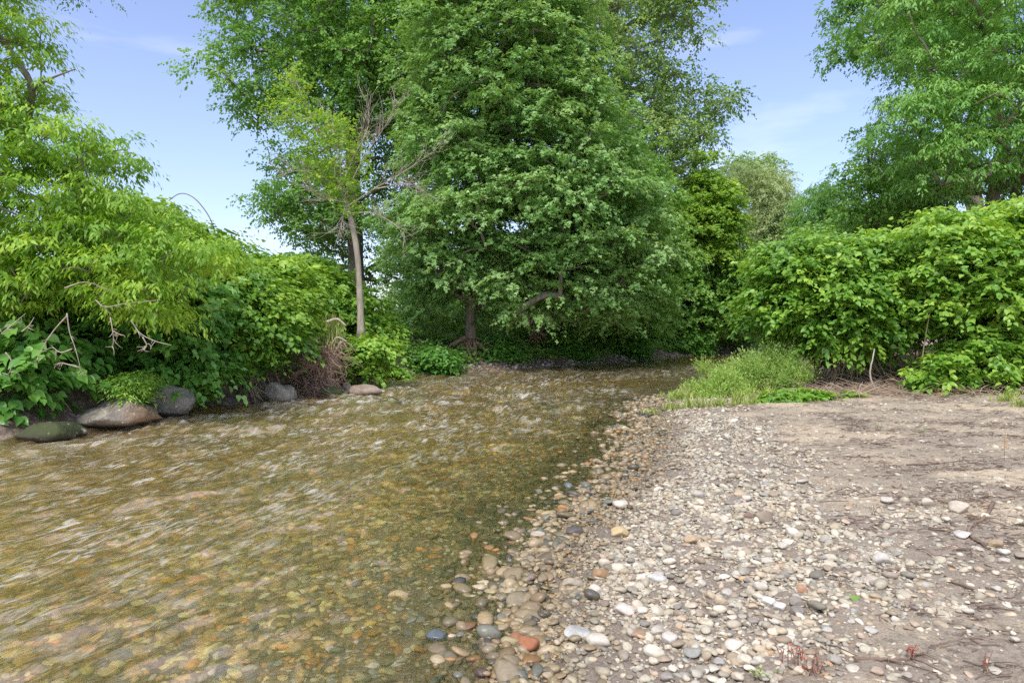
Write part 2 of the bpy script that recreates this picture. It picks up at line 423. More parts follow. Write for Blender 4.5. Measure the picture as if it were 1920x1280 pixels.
wr = nd(nt, 'ShaderNodeMapRange'); L(attr('wet'), wr.inputs[0]); wr.inputs[3].default_value = 1; wr.inputs[4].default_value = .75
wc = nd(nt, 'ShaderNodeCombineColor'); [L(wr.outputs[0], wc.inputs[k]) for k in range(3)]
c = mul(c, wc.outputs[0])
p = nd(nt, 'ShaderNodeBsdfPrincipled'); L(c, p.inputs['Base Color'])
rr = nd(nt, 'ShaderNodeMapRange'); L(attr('wet'), rr.inputs[0]); rr.inputs[3].default_value = .8; rr.inputs[4].default_value = .45; L(rr.outputs[0], p.inputs['Roughness'])
hsum = nd(nt, 'ShaderNodeMath', operation='MULTIPLY_ADD'); L(nf, hsum.inputs[0]); hsum.inputs[1].default_value = .35; L(nm, hsum.inputs[2])
bp = nd(nt, 'ShaderNodeBump', i_Strength=.9, i_Distance=.035); L(hsum.outputs[0], bp.inputs['Height']); L(bp.outputs[0], p.inputs['Normal'])
o = nd(nt, 'ShaderNodeOutputMaterial'); L(p.outputs[0], o.inputs[0])
M['ground'] = m
g = mesh('ground', np.stack([gx, gy, gz], -1).reshape(-1, 3), Q, m, attrs={'grav': grav, 'bank': bank, 'bed': gin.astype(float), 'wet': wetm, 'crust': crust * .8})
tag(g, kind='structure')

# ------------------------------------------------------------------ water
CL = np.array([((r[0]), (r[1])) for r in [(-9,-10),(-6,0),(-4.2,4),(-2.8,8),(-1.4,12),(.6,16.5),(3.2,21),(6.5,26),(10.5,31),(16,35.5),(60,49)]])
CL = smooth_path(np.c_[CL, np.zeros(len(CL))], 80)[:, :2]
cs = np.r_[0, np.cumsum(np.linalg.norm(np.diff(CL, axis=0), axis=1))]
def flow(x, y):
    shp = x.shape; x = x.ravel(); y = y.ravel()
    best = np.full(len(x), 1e9); s = np.zeros(len(x)); d = np.zeros(len(x))
    # smooth blend of segment parameters keeps the field free of creases
    wsum = np.zeros(len(x)); ssum = np.zeros(len(x)); dsum = np.zeros(len(x))
    for k in range(0, len(CL) - 1, 2):
        a = CL[k]; b = CL[min(k + 2, len(CL) - 1)]; t = (b - a); ln = np.hypot(*t); t = t / ln
        rx, ry = x - (a[0] + b[0]) / 2, y - (a[1] + b[1]) / 2
        w = np.exp(-((rx ** 2 + ry ** 2) / 8.0)) + 1e-12 / (1 + rx ** 2 + ry ** 2) ** 2
        ssum += w * ((cs[k] + cs[min(k + 2, len(CL) - 1)]) / 2 + rx * t[0] + ry * t[1]); dsum += w * (rx * t[1] - ry * t[0]); wsum += w
    return (ssum / wsum).reshape(shp), (dsum / wsum).reshape(shp)
wx = lin((-24,-9,.4),(-9,-6,.06),(-6,2.4,.028),(2.4,8,.06),(8,14,.2),(14,60,1.5))
wy = lin((-11,1.5,.3),(1.5,6,.022),(6,10,.035),(10,16,.06),(16,30,.12),(30,48,.5))
hx, hy = np.meshgrid(wx, wy)
s, d = flow(hx, hy)
zb, win, wdR, wdL = terr(hx, hy)
dep = np.maximum(-zb, 0)
amp = sst(-.01, .10, dep)
w1 = fbm(s * .5, d * 1.0, 2, 31); w2 = fbm(s * 1.1 + 1.2 * w1, d * 2.2 + .9 * fbm(s * .7, d * .8, 2, 91), 4, 41); w3 = fbm(s * 4 + w2, d * 9 + w1, 2, 51)
rid = 1 - np.abs(perlin(s * 1.5 + 3, d * 3.2 + w1, 61)) * 2
rif = sst(6, 12, hy) * .7 + .5 + .35 * fbm(hx * .4, hy * .4, 2, 71)
lod = 1 - .6 * sst(15, 30, hy)
hz = amp * (.04 * w1 + .085 * rif * w2 + .02 * w3 * lod + .022 * rif * rid ** 3)
# foam: named riffles by bearing
FO = [(690,738,70,6,1.1,-8),(615,756,95,5,1.0,-5),(740,728,40,4,.7,4),(150,832,90,6,.9,-4),(400,780,50,4,.9,-6),(310,794,60,4,.6,-6),(560,772,60,3,.6,0),(700,752,60,5,.5,0),(1130,735,55,8,.7,0),(820,800,50,8,.6,0),(1000,790,60,8,.55,0),(985,745,40,6,.7,0),(955,720,14,4,.9,0),(1190,706,60,5,.5,0),(1260,700,50,5,.6,0),(1300,690,40,4,.6,0),(1060,760,90,9,.45,0),(870,760,60,6,.4,0),(740,770,60,6,.35,0),(960,812,70,10,.35,0),(1010,688,50,3,.4,0)]
foam = np.zeros(hx.shape)
for px, py, rx, ry, a, tilt in FO:
    q = W(px, py, CAMH * F / (py - HZ)); sx = rx / F * q[1]; sy = ry * 1920. / (py - HZ) ** 2
    dx, dy = hx - q[0], hy - q[1]; dx2 = dx; dy2 = dy - dx * math.tan(math.radians(-tilt)) * 3.0
    e = np.exp(-(dx2 / sx) ** 2 - (dy2 / sy) ** 2)
    foam += a * e; hz += .03 * a * e * (amp) 
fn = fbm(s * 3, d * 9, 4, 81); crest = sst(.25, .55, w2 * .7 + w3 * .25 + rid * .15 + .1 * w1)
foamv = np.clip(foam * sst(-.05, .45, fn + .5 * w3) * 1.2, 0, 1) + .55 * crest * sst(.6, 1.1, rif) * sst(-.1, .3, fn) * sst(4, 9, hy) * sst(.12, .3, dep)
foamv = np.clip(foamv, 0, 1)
i = (np.arange(len(wy) - 1)[:, None] * len(wx) + np.arange(len(wx) - 1)[None])
Q = np.stack([i, i + 1, i + len(wx) + 1, i + len(wx)], -1)
near = (zb < .08); kq = (near[:-1, :-1] | near[1:, 1:] | near[1:, :-1] | near[:-1, 1:]); Q = Q[kq]
m, nt = new_mat('river_water'); L = nt.links.new
A = lambda n: nd(nt, 'ShaderNodeAttribute', attribute_name=n)
fl = A('flow'); mp = nd(nt, 'ShaderNodeMapping'); mp.inputs['Scale'].default_value = (1, 2.6, 1); L(fl.outputs['Vector'], mp.inputs[0])
n1 = nd(nt, 'ShaderNodeTexNoise', i_Scale=5.5, i_Detail=6.0, i_Roughness=.62, i_Distortion=.7); L(mp.outputs[0], n1.inputs[0])
n2 = nd(nt, 'ShaderNodeTexNoise', i_Scale=24.0, i_Detail=3.0, i_Roughness=.6, i_Distortion=.3); L(mp.outputs[0], n2.inputs[0])
b1 = nd(nt, 'ShaderNodeBump', i_Distance=.009); L(n1.outputs[0], b1.inputs['Height'])
b2 = nd(nt, 'ShaderNodeBump', i_Distance=.0025); L(n2.outputs[0], b2.inputs['Height']); L(b1.outputs[0], b2.inputs['Normal'])
dp = A('depth').outputs['Fac']
bs = nd(nt, 'ShaderNodeMapRange'); L(dp, bs.inputs[0]); bs.inputs[1].default_value = 0; bs.inputs[2].default_value = .14; bs.inputs[3].default_value = .6; bs.inputs[4].default_value = 1
L(bs.outputs[0], b1.inputs['Strength']); L(bs.outputs[0], b2.inputs['Strength'])
def expk(k):
    a_ = nd(nt, 'ShaderNodeMath', operation='MULTIPLY'); L(dp, a_.inputs[0]); a_.inputs[1].default_value = -k
    b_ = nd(nt, 'ShaderNodeMath', operation='EXPONENT'); L(a_.outputs[0], b_.inputs[0]); return b_.outputs[0]
cc = nd(nt, 'ShaderNodeCombineColor'); L(expk(.25), cc.inputs[0]); L(expk(.9), cc.inputs[1]); L(expk(3.6), cc.inputs[2])
tb = nd(nt, 'ShaderNodeBsdfTransparent'); L(cc.outputs[0], tb.inputs[0])
df = nd(nt, 'ShaderNodeBsdfDiffuse'); df.inputs[0].default_value = (.56, .42, .17, 1); L(b2.outputs[0], df.inputs['Normal'])
mr = nd(nt, 'ShaderNodeMapRange'); L(dp, mr.inputs[0]); mr.inputs[1].default_value = .02; mr.inputs[2].default_value = .5; mr.inputs[4].default_value = .42
rf = nd(nt, 'ShaderNodeBsdfRefraction', i_IOR=1.33, i_Roughness=.03); L(cc.outputs[0], rf.inputs[0]); L(b2.outputs[0], rf.inputs['Normal'])
m0 = nd(nt, 'ShaderNodeMixShader'); m0.inputs[0].default_value = .14; L(tb.outputs[0], m0.inputs[1]); L(rf.outputs[0], m0.inputs[2])
m1 = nd(nt, 'ShaderNodeMixShader'); L(mr.outputs[0], m1.inputs[0]); L(m0.outputs[0], m1.inputs[1]); L(df.outputs[0], m1.inputs[2])
gl = nd(nt, 'ShaderNodeBsdfGlossy', i_Roughness=.04); gl.inputs[0].default_value = (1, .90, .84, 1); L(b2.outputs[0], gl.inputs['Normal'])
fr0 = nd(nt, 'ShaderNodeFresnel', i_IOR=1.5); L(b2.outputs[0], fr0.inputs['Normal'])
fr = nd(nt, 'ShaderNodeMath', operation='MULTIPLY', use_clamp=True); L(fr0.outputs[0], fr.inputs[0]); fr.inputs[1].default_value = 2.8
fc = nd(nt, 'ShaderNodeMath', operation='MINIMUM'); L(fr.outputs[0], fc.inputs[0]); fc.inputs[1].default_value = .62
m2 = nd(nt, 'ShaderNodeMixShader'); L(fc.outputs[0], m2.inputs[0]); L(m1.outputs[0], m2.inputs[1]); L(gl.outputs[0], m2.inputs[2])
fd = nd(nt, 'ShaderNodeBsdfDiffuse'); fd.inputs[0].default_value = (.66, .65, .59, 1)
n3 = nd(nt, 'ShaderNodeTexNoise', i_Scale=30.0, i_Detail=4.0, i_Roughness=.7); L(mp.outputs[0], n3.inputs[0])
fr3 = ramp(nt, [(.42, (0,)*3), (.6, (1,)*3)], n3.outputs[0])
fm = nd(nt, 'ShaderNodeMath', operation='MULTIPLY', use_clamp=True); L(A('foam').outputs['Fac'], fm.inputs[0]); L(fr3.outputs[0], fm.inputs[1])
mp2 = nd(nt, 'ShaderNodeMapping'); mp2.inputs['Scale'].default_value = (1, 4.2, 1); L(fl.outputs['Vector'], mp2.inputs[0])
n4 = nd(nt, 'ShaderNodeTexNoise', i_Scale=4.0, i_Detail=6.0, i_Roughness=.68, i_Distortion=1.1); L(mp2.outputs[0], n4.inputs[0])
s4 = ramp(nt, [(.50, (0,)*3), (.66, (.62,)*3)], n4.outputs[0])  # pale streaks along the flow: silvery sky sheen painted into the water colour
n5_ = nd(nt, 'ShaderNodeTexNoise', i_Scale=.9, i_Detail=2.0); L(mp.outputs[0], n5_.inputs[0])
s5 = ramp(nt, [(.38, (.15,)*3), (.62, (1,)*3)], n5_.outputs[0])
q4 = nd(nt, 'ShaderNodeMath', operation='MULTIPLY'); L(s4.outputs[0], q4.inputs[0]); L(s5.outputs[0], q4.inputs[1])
q5 = nd(nt, 'ShaderNodeMath', operation='MULTIPLY'); L(q4.outputs[0], q5.inputs[0]); L(A('sheen_mask').outputs['Fac'], q5.inputs[1])
q6 = nd(nt, 'ShaderNodeMath', operation='ADD', use_clamp=True); L(q5.outputs[0], q6.inputs[0]); L(fm.outputs[0], q6.inputs[1]); fm = q6  # painted sheen joins the foam in one mask
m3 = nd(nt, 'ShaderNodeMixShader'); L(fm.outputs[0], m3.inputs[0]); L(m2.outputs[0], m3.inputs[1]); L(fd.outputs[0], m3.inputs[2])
o = nd(nt, 'ShaderNodeOutputMaterial'); L(m3.outputs[0], o.inputs[0])
water = mesh('water', np.stack([hx, hy, hz], -1).reshape(-1, 3), Q, m, attrs={'depth': dep, 'foam': foamv, 'sheen_mask': sst(.05, .22, dep) * sst(.0, .8, wdL)})
fa = water.data.attributes.new('flow', 'FLOAT_VECTOR', 'POINT'); fa.data.foreach_set('vector', np.stack([s, d, 0 * s], -1).astype(np.float32).ravel())
tag(water, kind='structure')

# ------------------------------------------------------------------ stones
import bmesh
def ico(sub):
    bm = bmesh.new(); bmesh.ops.create_icosphere(bm, subdivisions=sub, radius=1)
    V = np.array([v.co[:] for v in bm.verts]); Fc = np.array([[v.index for v in f.verts] for f in bm.faces]); bm.free(); return V, Fc
def lump(V, rg, a=.22, planes=3):
    V = V.copy(); f = rg.normal(size=(5, 3)) * 1.6; ph = rg.uniform(0, 6, 5)
    r = 1 + a * sum(np.sin(V @ f[k] + ph[k]) for k in range(5)) / 3
    V = V * r[:, None]
    for _ in range(planes):
        n = nrm(rg.normal(size=3)); dd = rg.uniform(.6, .85); e = V @ n - dd; V = V - np.clip(e, 0, 9)[:, None] * n * .85
    return V
ICO = {k: ico(k) for k in (1, 2, 3, 4)}
PAL = np.array([(.46,.41,.34),(.54,.48,.40),(.36,.32,.27),(.62,.57,.49),(.28,.255,.22),(.44,.36,.27),(.40,.38,.35),(.19,.175,.16),(.50,.42,.31),(.34,.27,.2),(.66,.62,.55),(.30,.31,.31),(.48,.30,.17),(.52,.38,.31)])
PW = np.array([18,17,10,9,7,8,9,3,5,4,5,3,1.2,2.5]); PW = PW / PW.sum()
PALW = np.array([(.30,.24,.12),(.42,.34,.18),(.20,.17,.10),(.52,.40,.2),(.13,.115,.08),(.34,.19,.07),(.24,.24,.18),(.09,.09,.08),(.60,.52,.38),(.2,.22,.2),(.5,.26,.08)])
PWW = np.array([15,13,15,7,12,7,10,8,5,6,3.]); PWW = PWW / PWW.sum()
def pebbles(acc_list, P, r, colr, wet, sub, rg, flat=(.35, .7)):
    nv = 10; V0, F0 = ICO[sub]; var = rg.randint(0, nv, len(P))
    for v in range(nv):
        k = var == v; n = k.sum()
        if not n: continue
        B = lump(V0, rg)
        S = np.stack([r[k] * rg.uniform(.9, 1.5, n), r[k] * rg.uniform(.7, 1., n), r[k] * rg.uniform(*flat, n)], 1)
        a = rg.uniform(0, 6.28, n); ca, sa = np.cos(a), np.sin(a)
        tx, ty = rg.normal(size=(2, n)) * .18
        X = B[None] * S[:, None]
        X = np.stack([X[..., 0], X[..., 1], X[..., 2] + X[..., 0] * tx[:, None] + X[..., 1] * ty[:, None]], -1)
        Y = np.stack([X[..., 0] * ca[:, None] - X[..., 1] * sa[:, None], X[..., 0] * sa[:, None] + X[..., 1] * ca[:, None], X[..., 2]], -1) + P[k][:, None]
        Fc = (F0[None] + (np.arange(n) * len(V0))[:, None, None]).reshape(-1, 3)
        C4 = np.concatenate([colr[k], wet[k][:, None]], 1)
        acc_list.append((Y.reshape(-1, 3), Fc, np.repeat(C4, len(V0), 0)))
def emit(name, lst, mat, label, cat):
    off = 0; Vs, Fs, Cs = [], [], []
    for V, Fc, C4 in lst: Vs.append(V); Fs.append(Fc + off); Cs.append(C4); off += len(V)
    o = mesh(name, np.concatenate(Vs), np.concatenate(Fs), mat, colors={'col': np.concatenate(Cs)})
    return tag(o, label, cat, kind='stuff')
def scat(n, box, rg): return rg.uniform([box[0], box[2]], [box[1], box[3]], (n, 2))
lst = []
for (n, box, sub, med) in [(62000, (-.4, 5.5, 2.3, 6.0), 2, .0105), (60000, (0, 8.5, 6.0, 10.5), 1, .0135), (22000, (1.5, 11, 10.5, 15.5), 1, .02)]:
    c = scat(n, box, rng); z, ins, dr, dl = terr(c[:, 0], c[:, 1])
    nn = fbm(c[:, 0] * .9, c[:, 1] * .9, 3, 21); n5 = fbm(c[:, 0] * 2.3, c[:, 1] * 2.3, 3, 99)
    pg = 1 - sst(-.55, .55, c[:, 0] - xgrav(c[:, 1]) + .6 * nn)
    isl = np.exp(-((c[:, 0] - 3.1) / .5) ** 2 - ((c[:, 1] - 4.2) / .5) ** 2) + .8 * np.exp(-((c[:, 0] - 2.2) / .4) ** 2 - ((c[:, 1] - 3.6) / .4) ** 2)
    pr = np.clip(pg * (.66 + 1.0 * n5), 0, 1) + .05 + .12 * sst(.05, .4, n5) + .3 * isl
    pr = pr * (1 - sst(12.5, 14, c[:, 1]))
    keep = (~ins | (dr < 1.1)) & (rng.uniform(0, 1, n) < pr) & (dl > 3)
    c, z, dr, ins, pg = c[keep], z[keep], dr[keep], ins[keep], pg[keep]
    n = len(c); r = np.clip(med * np.exp(rng.normal(size=n) * .5), .004, .045)
    wet = np.where(ins, 1, 1 - sst(.05, .45, dr + rng.uniform(-.1, .15, n)))
    cl = PAL[rng.choice(len(PAL), n, p=PW)] * rng.uniform(.8, 1.18, (n, 1))
    cw = PALW[rng.choice(len(PALW), n, p=PWW)] * rng.uniform(.8, 1.3, (n, 1))
    cl = np.clip((cl * .82 + .18 * np.array([.46,.41,.33])) * 1.06 * np.array([1.0, 1, .90]), 0, .8) * (1 - .42 * wet[:, None] * np.array([.8, 1, 1.3])) ; wk = np.where(rng.uniform(0, 1, n) < .35, wet, 0)[:, None]; cl = cl * (1 - wk) + cw * wk * .75
    r = np.where(ins, r * 1.5, r); lift = np.where(pg > .5, rng.uniform(-.2, .55, n), rng.uniform(-.35, .15, n))
    wet = np.clip(wet, 0, 1); P = np.c_[c, z + r * lift]
    pebbles(lst, P, r, cl, wet * .8, sub, rng)
c = rng.uniform([-4.5, 16], [12, 34], (26000, 2)); z, ins, dr, dl = terr(c[:, 0], c[:, 1]); k = (dl < dr) & (~ins) & (dl < .9 + .8 * fbm(c[:, 0] * .7, c[:, 1] * .7, 2, 17)); c, z = c[k], z[k]; n = len(c)
pebbles(lst, np.c_[c, z + .01], np.clip(.03 * np.exp(rng.normal(size=n) * .5), .01, .12), PAL[rng.choice(len(PAL), n, p=PW)] * .85, np.zeros(n), 1, rng)
emit('gravel', lst, M['pebble'], 'pale grey and tan gravel covering the bar beside the river', 'gravel')
lst = []
for (n, box, sub, med) in [(20000, (-6, .6, 2.2, 6.2), 2, .021), (15000, (-8, 1.9, 6.2, 12.0), 1, .034), (5000, (-5, 7, 12, 24), 1, .06)]:
    c = scat(n, box, rng); z, ins, dr, dl = terr(c[:, 0], c[:, 1])
    keep = ins & (dl > .3); c, z, dr = c[keep], z[keep], dr[keep]; n = len(c)
    r = np.clip(med * np.exp(rng.normal(size=n) * .5), .008, .12) * (.55 + .6 * sst(0, 2, dr))
    cl = np.clip(PALW[rng.choice(len(PALW), n, p=PWW)] * rng.uniform(.75, 1.3, (n, 1)) * np.array([2.1, 2.0, 2.0]), 0, .85)
    cl = cl * (.5 + .5 * sst(.1, 1.2, dr))[:, None]; r = np.minimum(r, .055 + .06 * sst(6, 10, c[:, 1])); r = np.minimum(r, .02 + .25 * np.maximum(-z, 0))
    P = np.c_[c, np.minimum(z + r * rng.uniform(-.3, .25, n), -.012 - r * .45)]
    pebbles(lst, P, r, cl, np.full(n, .9), sub, rng, (.3, .55))
emit('bed_gravel', lst, M['pebble'], 'brown and golden cobbles lying on the river bed under water', 'gravel')

# individual stones
VAR = []
rgs = RS(77)
for k in range(14):
    V = lump(ICO[3][0], rgs, .24, 6)
    me = bpy.data.meshes.new('river_stone')
    ob = mesh('river_stone_source', V, ICO[3][1], M['stone']); me = ob.data; bpy.data.objects.remove(ob); VAR.append(me)
placed = []
def stone(px, py, w, ratio, colr, label, wet=0., rot=None, high=.5, name='river_stone', group=None, var=None, emb=.25):
    q = G(px, py); wm = w / F * q[1] * .5
    me = VAR[var if var is not None else rgs.randint(14)]
    o = bpy.data.objects.new(name, me); col.objects.link(o)
    asp = ratio
    o.scale = (wm * 1.05, wm * min(1, asp * 1.5), wm * high)
    o.rotation_euler = (rgs.uniform(-.12, .12), rgs.uniform(-.12, .12), math.radians(rot) if rot is not None else rgs.uniform(-.5, .5))
    o.location = (q[0], q[1], q[2] + wm * high * (1 - 2 * emb) + .003)
    o.color = (*colr, wet)
    placed.append((q[0], q[1], wm))
    return tag(o, label, 'stone', group)
NAMED = [
 (992,1214,44,.8,(.36,.14,.06),'rounded orange brown stone at the wet edge of the gravel',.1,.7),
 (968,1199,34,.6,(.34,.16,.08),'reddish brown stone touching the upper left of the orange brown one',.3,.5),
 (748,1121,36,.6,(.75,.62,.42),'bright cream stone lying alone under shallow clear water',.6,.5),
 (877,1178,38,.6,(.24,.13,.07),'dark brown flat stone just under water left of the reddish one',.8,.4),
 (822,1198,42,.6,(.10,.12,.13),'dark slate blue stone in shallow water at the bottom',.8,.5),
 (1083,1192,70,.45,(.48,.48,.44),'long flat pale grey slab of stone in the near gravel',.0,.25),
 (1120,1207,48,.6,(.66,.60,.5),'large off white stone right of the flat grey slab',.0,.5),
 (1162,1003,36,.8,(.62,.48,.25),'yellow sandstone cobble in the middle of the gravel',.0,.6),
 (1163,951,38,.6,(.64,.58,.48),'cream cobble just above the yellow sandstone cobble',.0,.5),
 (1126,1081,34,.6,(.36,.23,.12),'oval tan brown cobble near the waterline in the middle of the gravel',.0,.6),
 (1072,1097,40,.5,(.44,.38,.28),'long tan stone lying left of the oval brown cobble',.0,.45),
 (1232,1090,38,.5,(.58,.58,.53),'smooth pale blue grey oval stone by itself in the gravel',.0,.45),
 (1118,1113,30,.8,(.6,.53,.44),'pinkish white block shaped stone below the oval brown cobble',.0,.7),
 (1170,1148,46,.5,(.6,.53,.45),'long pale pinkish stone in the near gravel',.0,.5),
 (1134,1136,22,.9,(.25,.2,.15),'small dark brown stone beside the long pale pinkish stone',.0,.7),
 (1200,1194,34,.6,(.38,.25,.16),'brown oval stone right of the large off white stone',.0,.5),
 (905,1266,34,.6,(.10,.07,.055),'nearly black brown stone at the bottom edge in wet gravel',.7,.5),
 (946,1257,40,.4,(.28,.29,.33),'flat bluish grey stone beside the nearly black stone at the bottom',.7,.3),
 (842,1241,38,.5,(.42,.22,.08),'amber brown stone in shallow water at the bottom edge',.7,.35),
 (995,1087,28,.7,(.22,.17,.13),'dark brown stone at the waterline left of the long tan stone',.4,.6),
 (991,1155,24,.7,(.34,.40,.38),'greenish grey stone at the waterline',.6,.4),
 (1254,1204,32,.8,(.62,.56,.48),'blocky white stone in the near gravel right of the brown oval stone',.0,.7),
 (1298,1016,36,.6,(.52,.38,.24),'light orange tan stone on the gravel right of the yellow cobble',.0,.5),
 (1430,978,34,.8,(.32,.26,.19),'triangular brown stone with pointed top on the gravel',.0,.9),
 (1405,972,30,.5,(.24,.17,.13),'dark reddish brown stone left of the triangular one',.0,.5),
 (1487,1003,30,.7,(.62,.56,.46),'cream blocky stone right of the triangular brown stone',.0,.6),
 (1800,958,36,.75,(.58,.51,.4),'biggest cream boulder like stone alone on the mud at right',.0,.7),
 (1740,946,24,.8,(.55,.49,.39),'pale angular stone left of the biggest cream stone on the mud',.0,.7),
 (1868,1024,38,.4,(.45,.34,.21),'long tan stone at the lower end of the curved branch',.0,.4),
 (1882,1039,28,.6,(.62,.6,.52),'oval white stone below the long tan stone by the curved branch',.0,.5),
 (1884,1054,28,.4,(.55,.5,.42),'flat pale stone lowest of the pile by the curved branch',.0,.35),
 (1915,1045,30,.6,(.4,.34,.27),'grey brown stone at the right end of the pile by the curved branch',.0,.5),
 (1440,1131,28,.7,(.7,.68,.62),'smooth white oval pebble, left one of a pair in the near gravel',.0,.5),
 (1462,1141,26,.6,(.68,.65,.58),'smooth white oval pebble, right one of a pair in the near gravel',.0,.5),
 (1426,1107,32,.8,(.62,.56,.46),'round knobbly cream stone above the pair of white pebbles',.0,.7),
 (1504,1109,24,.8,(.52,.30,.18),'small orange terracotta stone among the pale gravel',.0,.7),
 (1379,1216,38,.6,(.6,.54,.44),'large cream oval stone in the near gravel left of the red seedlings',.0,.6),
 (1298,1228,38,.6,(.34,.34,.30),'dark greenish grey oval stone at the bottom of the gravel',.0,.5),
 (1350,1245,24,.9,(.44,.42,.38),'grey triangular stone right of the dark greenish grey stone',.0,.6),
 (1322,1261,16,.9,(.72,.7,.66),'small round white pebble below the grey triangular stone',.0,.7),
 (1564,1240,28,1.4,(.40,.37,.31),'upright grey oblong stone on the mud right of the red seedlings',.0,.6),
 (1600,1257,24,.8,(.58,.53,.44),'pale stone at the bottom edge right of the oblong grey stone',.0,.5),
 (1645,1262,26,.8,(.48,.37,.27),'round tan stone half sunk in the mud at the bottom',.0,.5),
 (1700,1268,22,.9,(.5,.45,.37),'round pale stone half sunk in the mud at the bottom',.0,.4),
 (1655,1054,34,.8,(.56,.52,.45),'pale angular stone behind a dark twig on the mud',.0,.7),
 (1638,1092,36,.5,(.52,.45,.36),'flat tan stone below the pale angular stone on the mud',.0,.4),
 (1668,1082,26,.6,(.36,.3,.24),'grey brown stone beside the flat tan stone on the mud',.0,.5),
 (1663,942,28,.7,(.6,.55,.46),'pale cobble at the top of the small stone patch on the mud',.0,.6),
 (1806,1006,28,.7,(.6,.56,.5),'pale round stone left of the curved branch',.0,.5),
 (1412,1168,26,.6,(.3,.26,.23),'dark grey stone among pale gravel in the near right',.0,.5),
 (1632,1185,26,.8,(.5,.47,.4),'speckled grey stone alone on the near mud',.0,.4),
 (1552,1186,20,.8,(.62,.58,.5),'small cream pebble left of the speckled grey stone',.0,.6),
 (1080,1003,40,.5,(.12,.1,.09),'dark wet stone at the waterline above the cream cobble',.6,.5),
 (1505,905,26,.5,(.5,.46,.38),'flat pale stone on the sandy mud in the middle distance',.0,.4),
]
for e in NAMED: stone(e[0], e[1], e[2], e[3], e[4], e[5], wet=e[6], high=e[7])
# more river stones, the larger ones of the gravel, in look-alike groups
CLS = [('pale cream',(.62,.56,.46)),('light grey',(.5,.48,.43)),('warm tan',(.48,.39,.28)),('mid brown',(.32,.25,.18)),('dark grey',(.24,.22,.2)),('chalky white',(.72,.68,.6))]
ZN = [('scattered through the gravel nearest the camera', lambda: (rgs.uniform(1010, 1500), rgs.uniform(1130, 1275)), (18, 34)),
      ('scattered through the middle of the gravel', lambda: (rgs.uniform(1060, 1480), rgs.uniform(930, 1120)), (14, 28)),
      ('scattered over the muddy ground at the right', lambda: (rgs.uniform(1480, 1915), rgs.uniform(900, 1275)), (11, 24)),
      ('in the far gravel toward the green weeds', lambda: (rgs.uniform(1240, 1450), rgs.uniform(790, 920)), (9, 17))]
WTS = [(CLS, 62), (CLS, 78), (CLS, 56), (CLS, 40)]
for (zl, fn_, (a, b)), (_, cnt) in zip(ZN, WTS):
    done = 0; tries = 0
    while done < cnt and tries < 3000:
        tries += 1
        px, py = fn_(); q = G(px, py)
        if any((q[0] - x) ** 2 + (q[1] - y) ** 2 < (r + .022) ** 2 for x, y, r in placed): continue
        _t = terr(np.array([q[0]]), np.array([q[1]]))
        if _t[1][0] or _t[2][0] < .45: continue
        nme, c3 = CLS[rgs.choice(6, p=[.3,.24,.16,.12,.08,.1])]; rt = rgs.uniform(.5, .9)
        sh = 'flat' if rt < .62 else ('rounded' if rt > .76 else 'oval')
        stone(px, py, rgs.uniform(a, b) * .88, rt, tuple(np.clip((np.array(c3) * .9 + .07) * np.array([1, .95, .86]) * rgs.uniform(.95, 1.15), 0, .85)), f'{nme} {sh} stone {zl}', high=.35 if sh == 'flat' else rgs.uniform(.5, .7), group='river stones ' + zl)
        done += 1
# submerged individuals
done = 0
while done < 10:
    px, py = rgs.uniform(560, 940), rgs.uniform(1080, 1270); q = G(px, py)
    if any((q[0] - x) ** 2 + (q[1] - y) ** 2 < (r + .03) ** 2 for x, y, r in placed): continue
    nme, c3 = [('amber', (.5,.28,.09)), ('dull olive', (.24,.2,.11)), ('yellow brown', (.36,.28,.15)), ('slate grey', (.2,.21,.21))][done % 4]
    stone(px, py, rgs.uniform(22, 38), .6, c3, f'{nme} cobble lying in the clear shallows near the camera', wet=.8, high=.4, group='cobbles in the clear shallows'); done += 1

# boulders
def boulder(px, py, w, h, Y, mat, label, seed, depthf=.8, name='boulder', sink=.25, planes=2, rot=0):
    rg = RS(seed); V, Fc = ICO[4]; V = lump(V, rg, .3, planes + 7)
    V = V * (1 + .035 * np.sin(V @ rg.normal(size=3) * 7) + .02 * np.sin(V @ rg.normal(size=3) * 15 + 1) + .012 * np.sin(V @ rg.normal(size=3) * 26))[:, None]
    V[:, 2] = np.where(V[:, 2] > 0, V[:, 2], V[:, 2] * .6)
    Y = CAMH * F / (py - HZ); a, hh = w / F * Y / 2, h / F * Y
    c = W(px, py, Y)  # centre of the visible bottom
    V = V * np.array([a, a * depthf, hh / (1.0 + (1 - 2 * sink) * 0 + .35)]); 
    cr, sr = math.cos(rot), math.sin(rot); V = np.c_[V[:, 0] * cr - V[:, 2] * sr, V[:, 1], V[:, 0] * sr + V[:, 2] * cr]
    o = mesh(name, V, Fc, mat); o.location = (c[0], Y + a * depthf * .6, c[2] + hh * .28)
    return tag(o, label, 'boulder')
bm_a = boulder_mat('boulder_grey', (.13,.11,.085), (.44,.39,.31), stain=(.33,.18,.075))
bm_b = boulder_mat('boulder_lichen', (.13,.12,.095), (.38,.35,.28))
bm_c = boulder_mat('boulder_moss', (.035,.035,.02), (.1,.09,.06), moss=.8)
bm_d = boulder_mat('boulder_rust', (.2,.15,.11), (.42,.34,.26), lich=(.5,.4,.3))
boulder(195, 803, 185, 48, 9.3, bm_a, 'long low grey boulder with an orange stained end at the left bank waterline', 3, .6, rot=.02)
boulder(314, 784, 90, 62, 10.2, bm_b, 'tall rounded boulder with white lichen spots right of the long stained boulder', 4, .8)
boulder(519, 757, 74, 34, 12.9, bm_b, 'grey sloping boulder below the knotweed at the water edge', 8, .7)
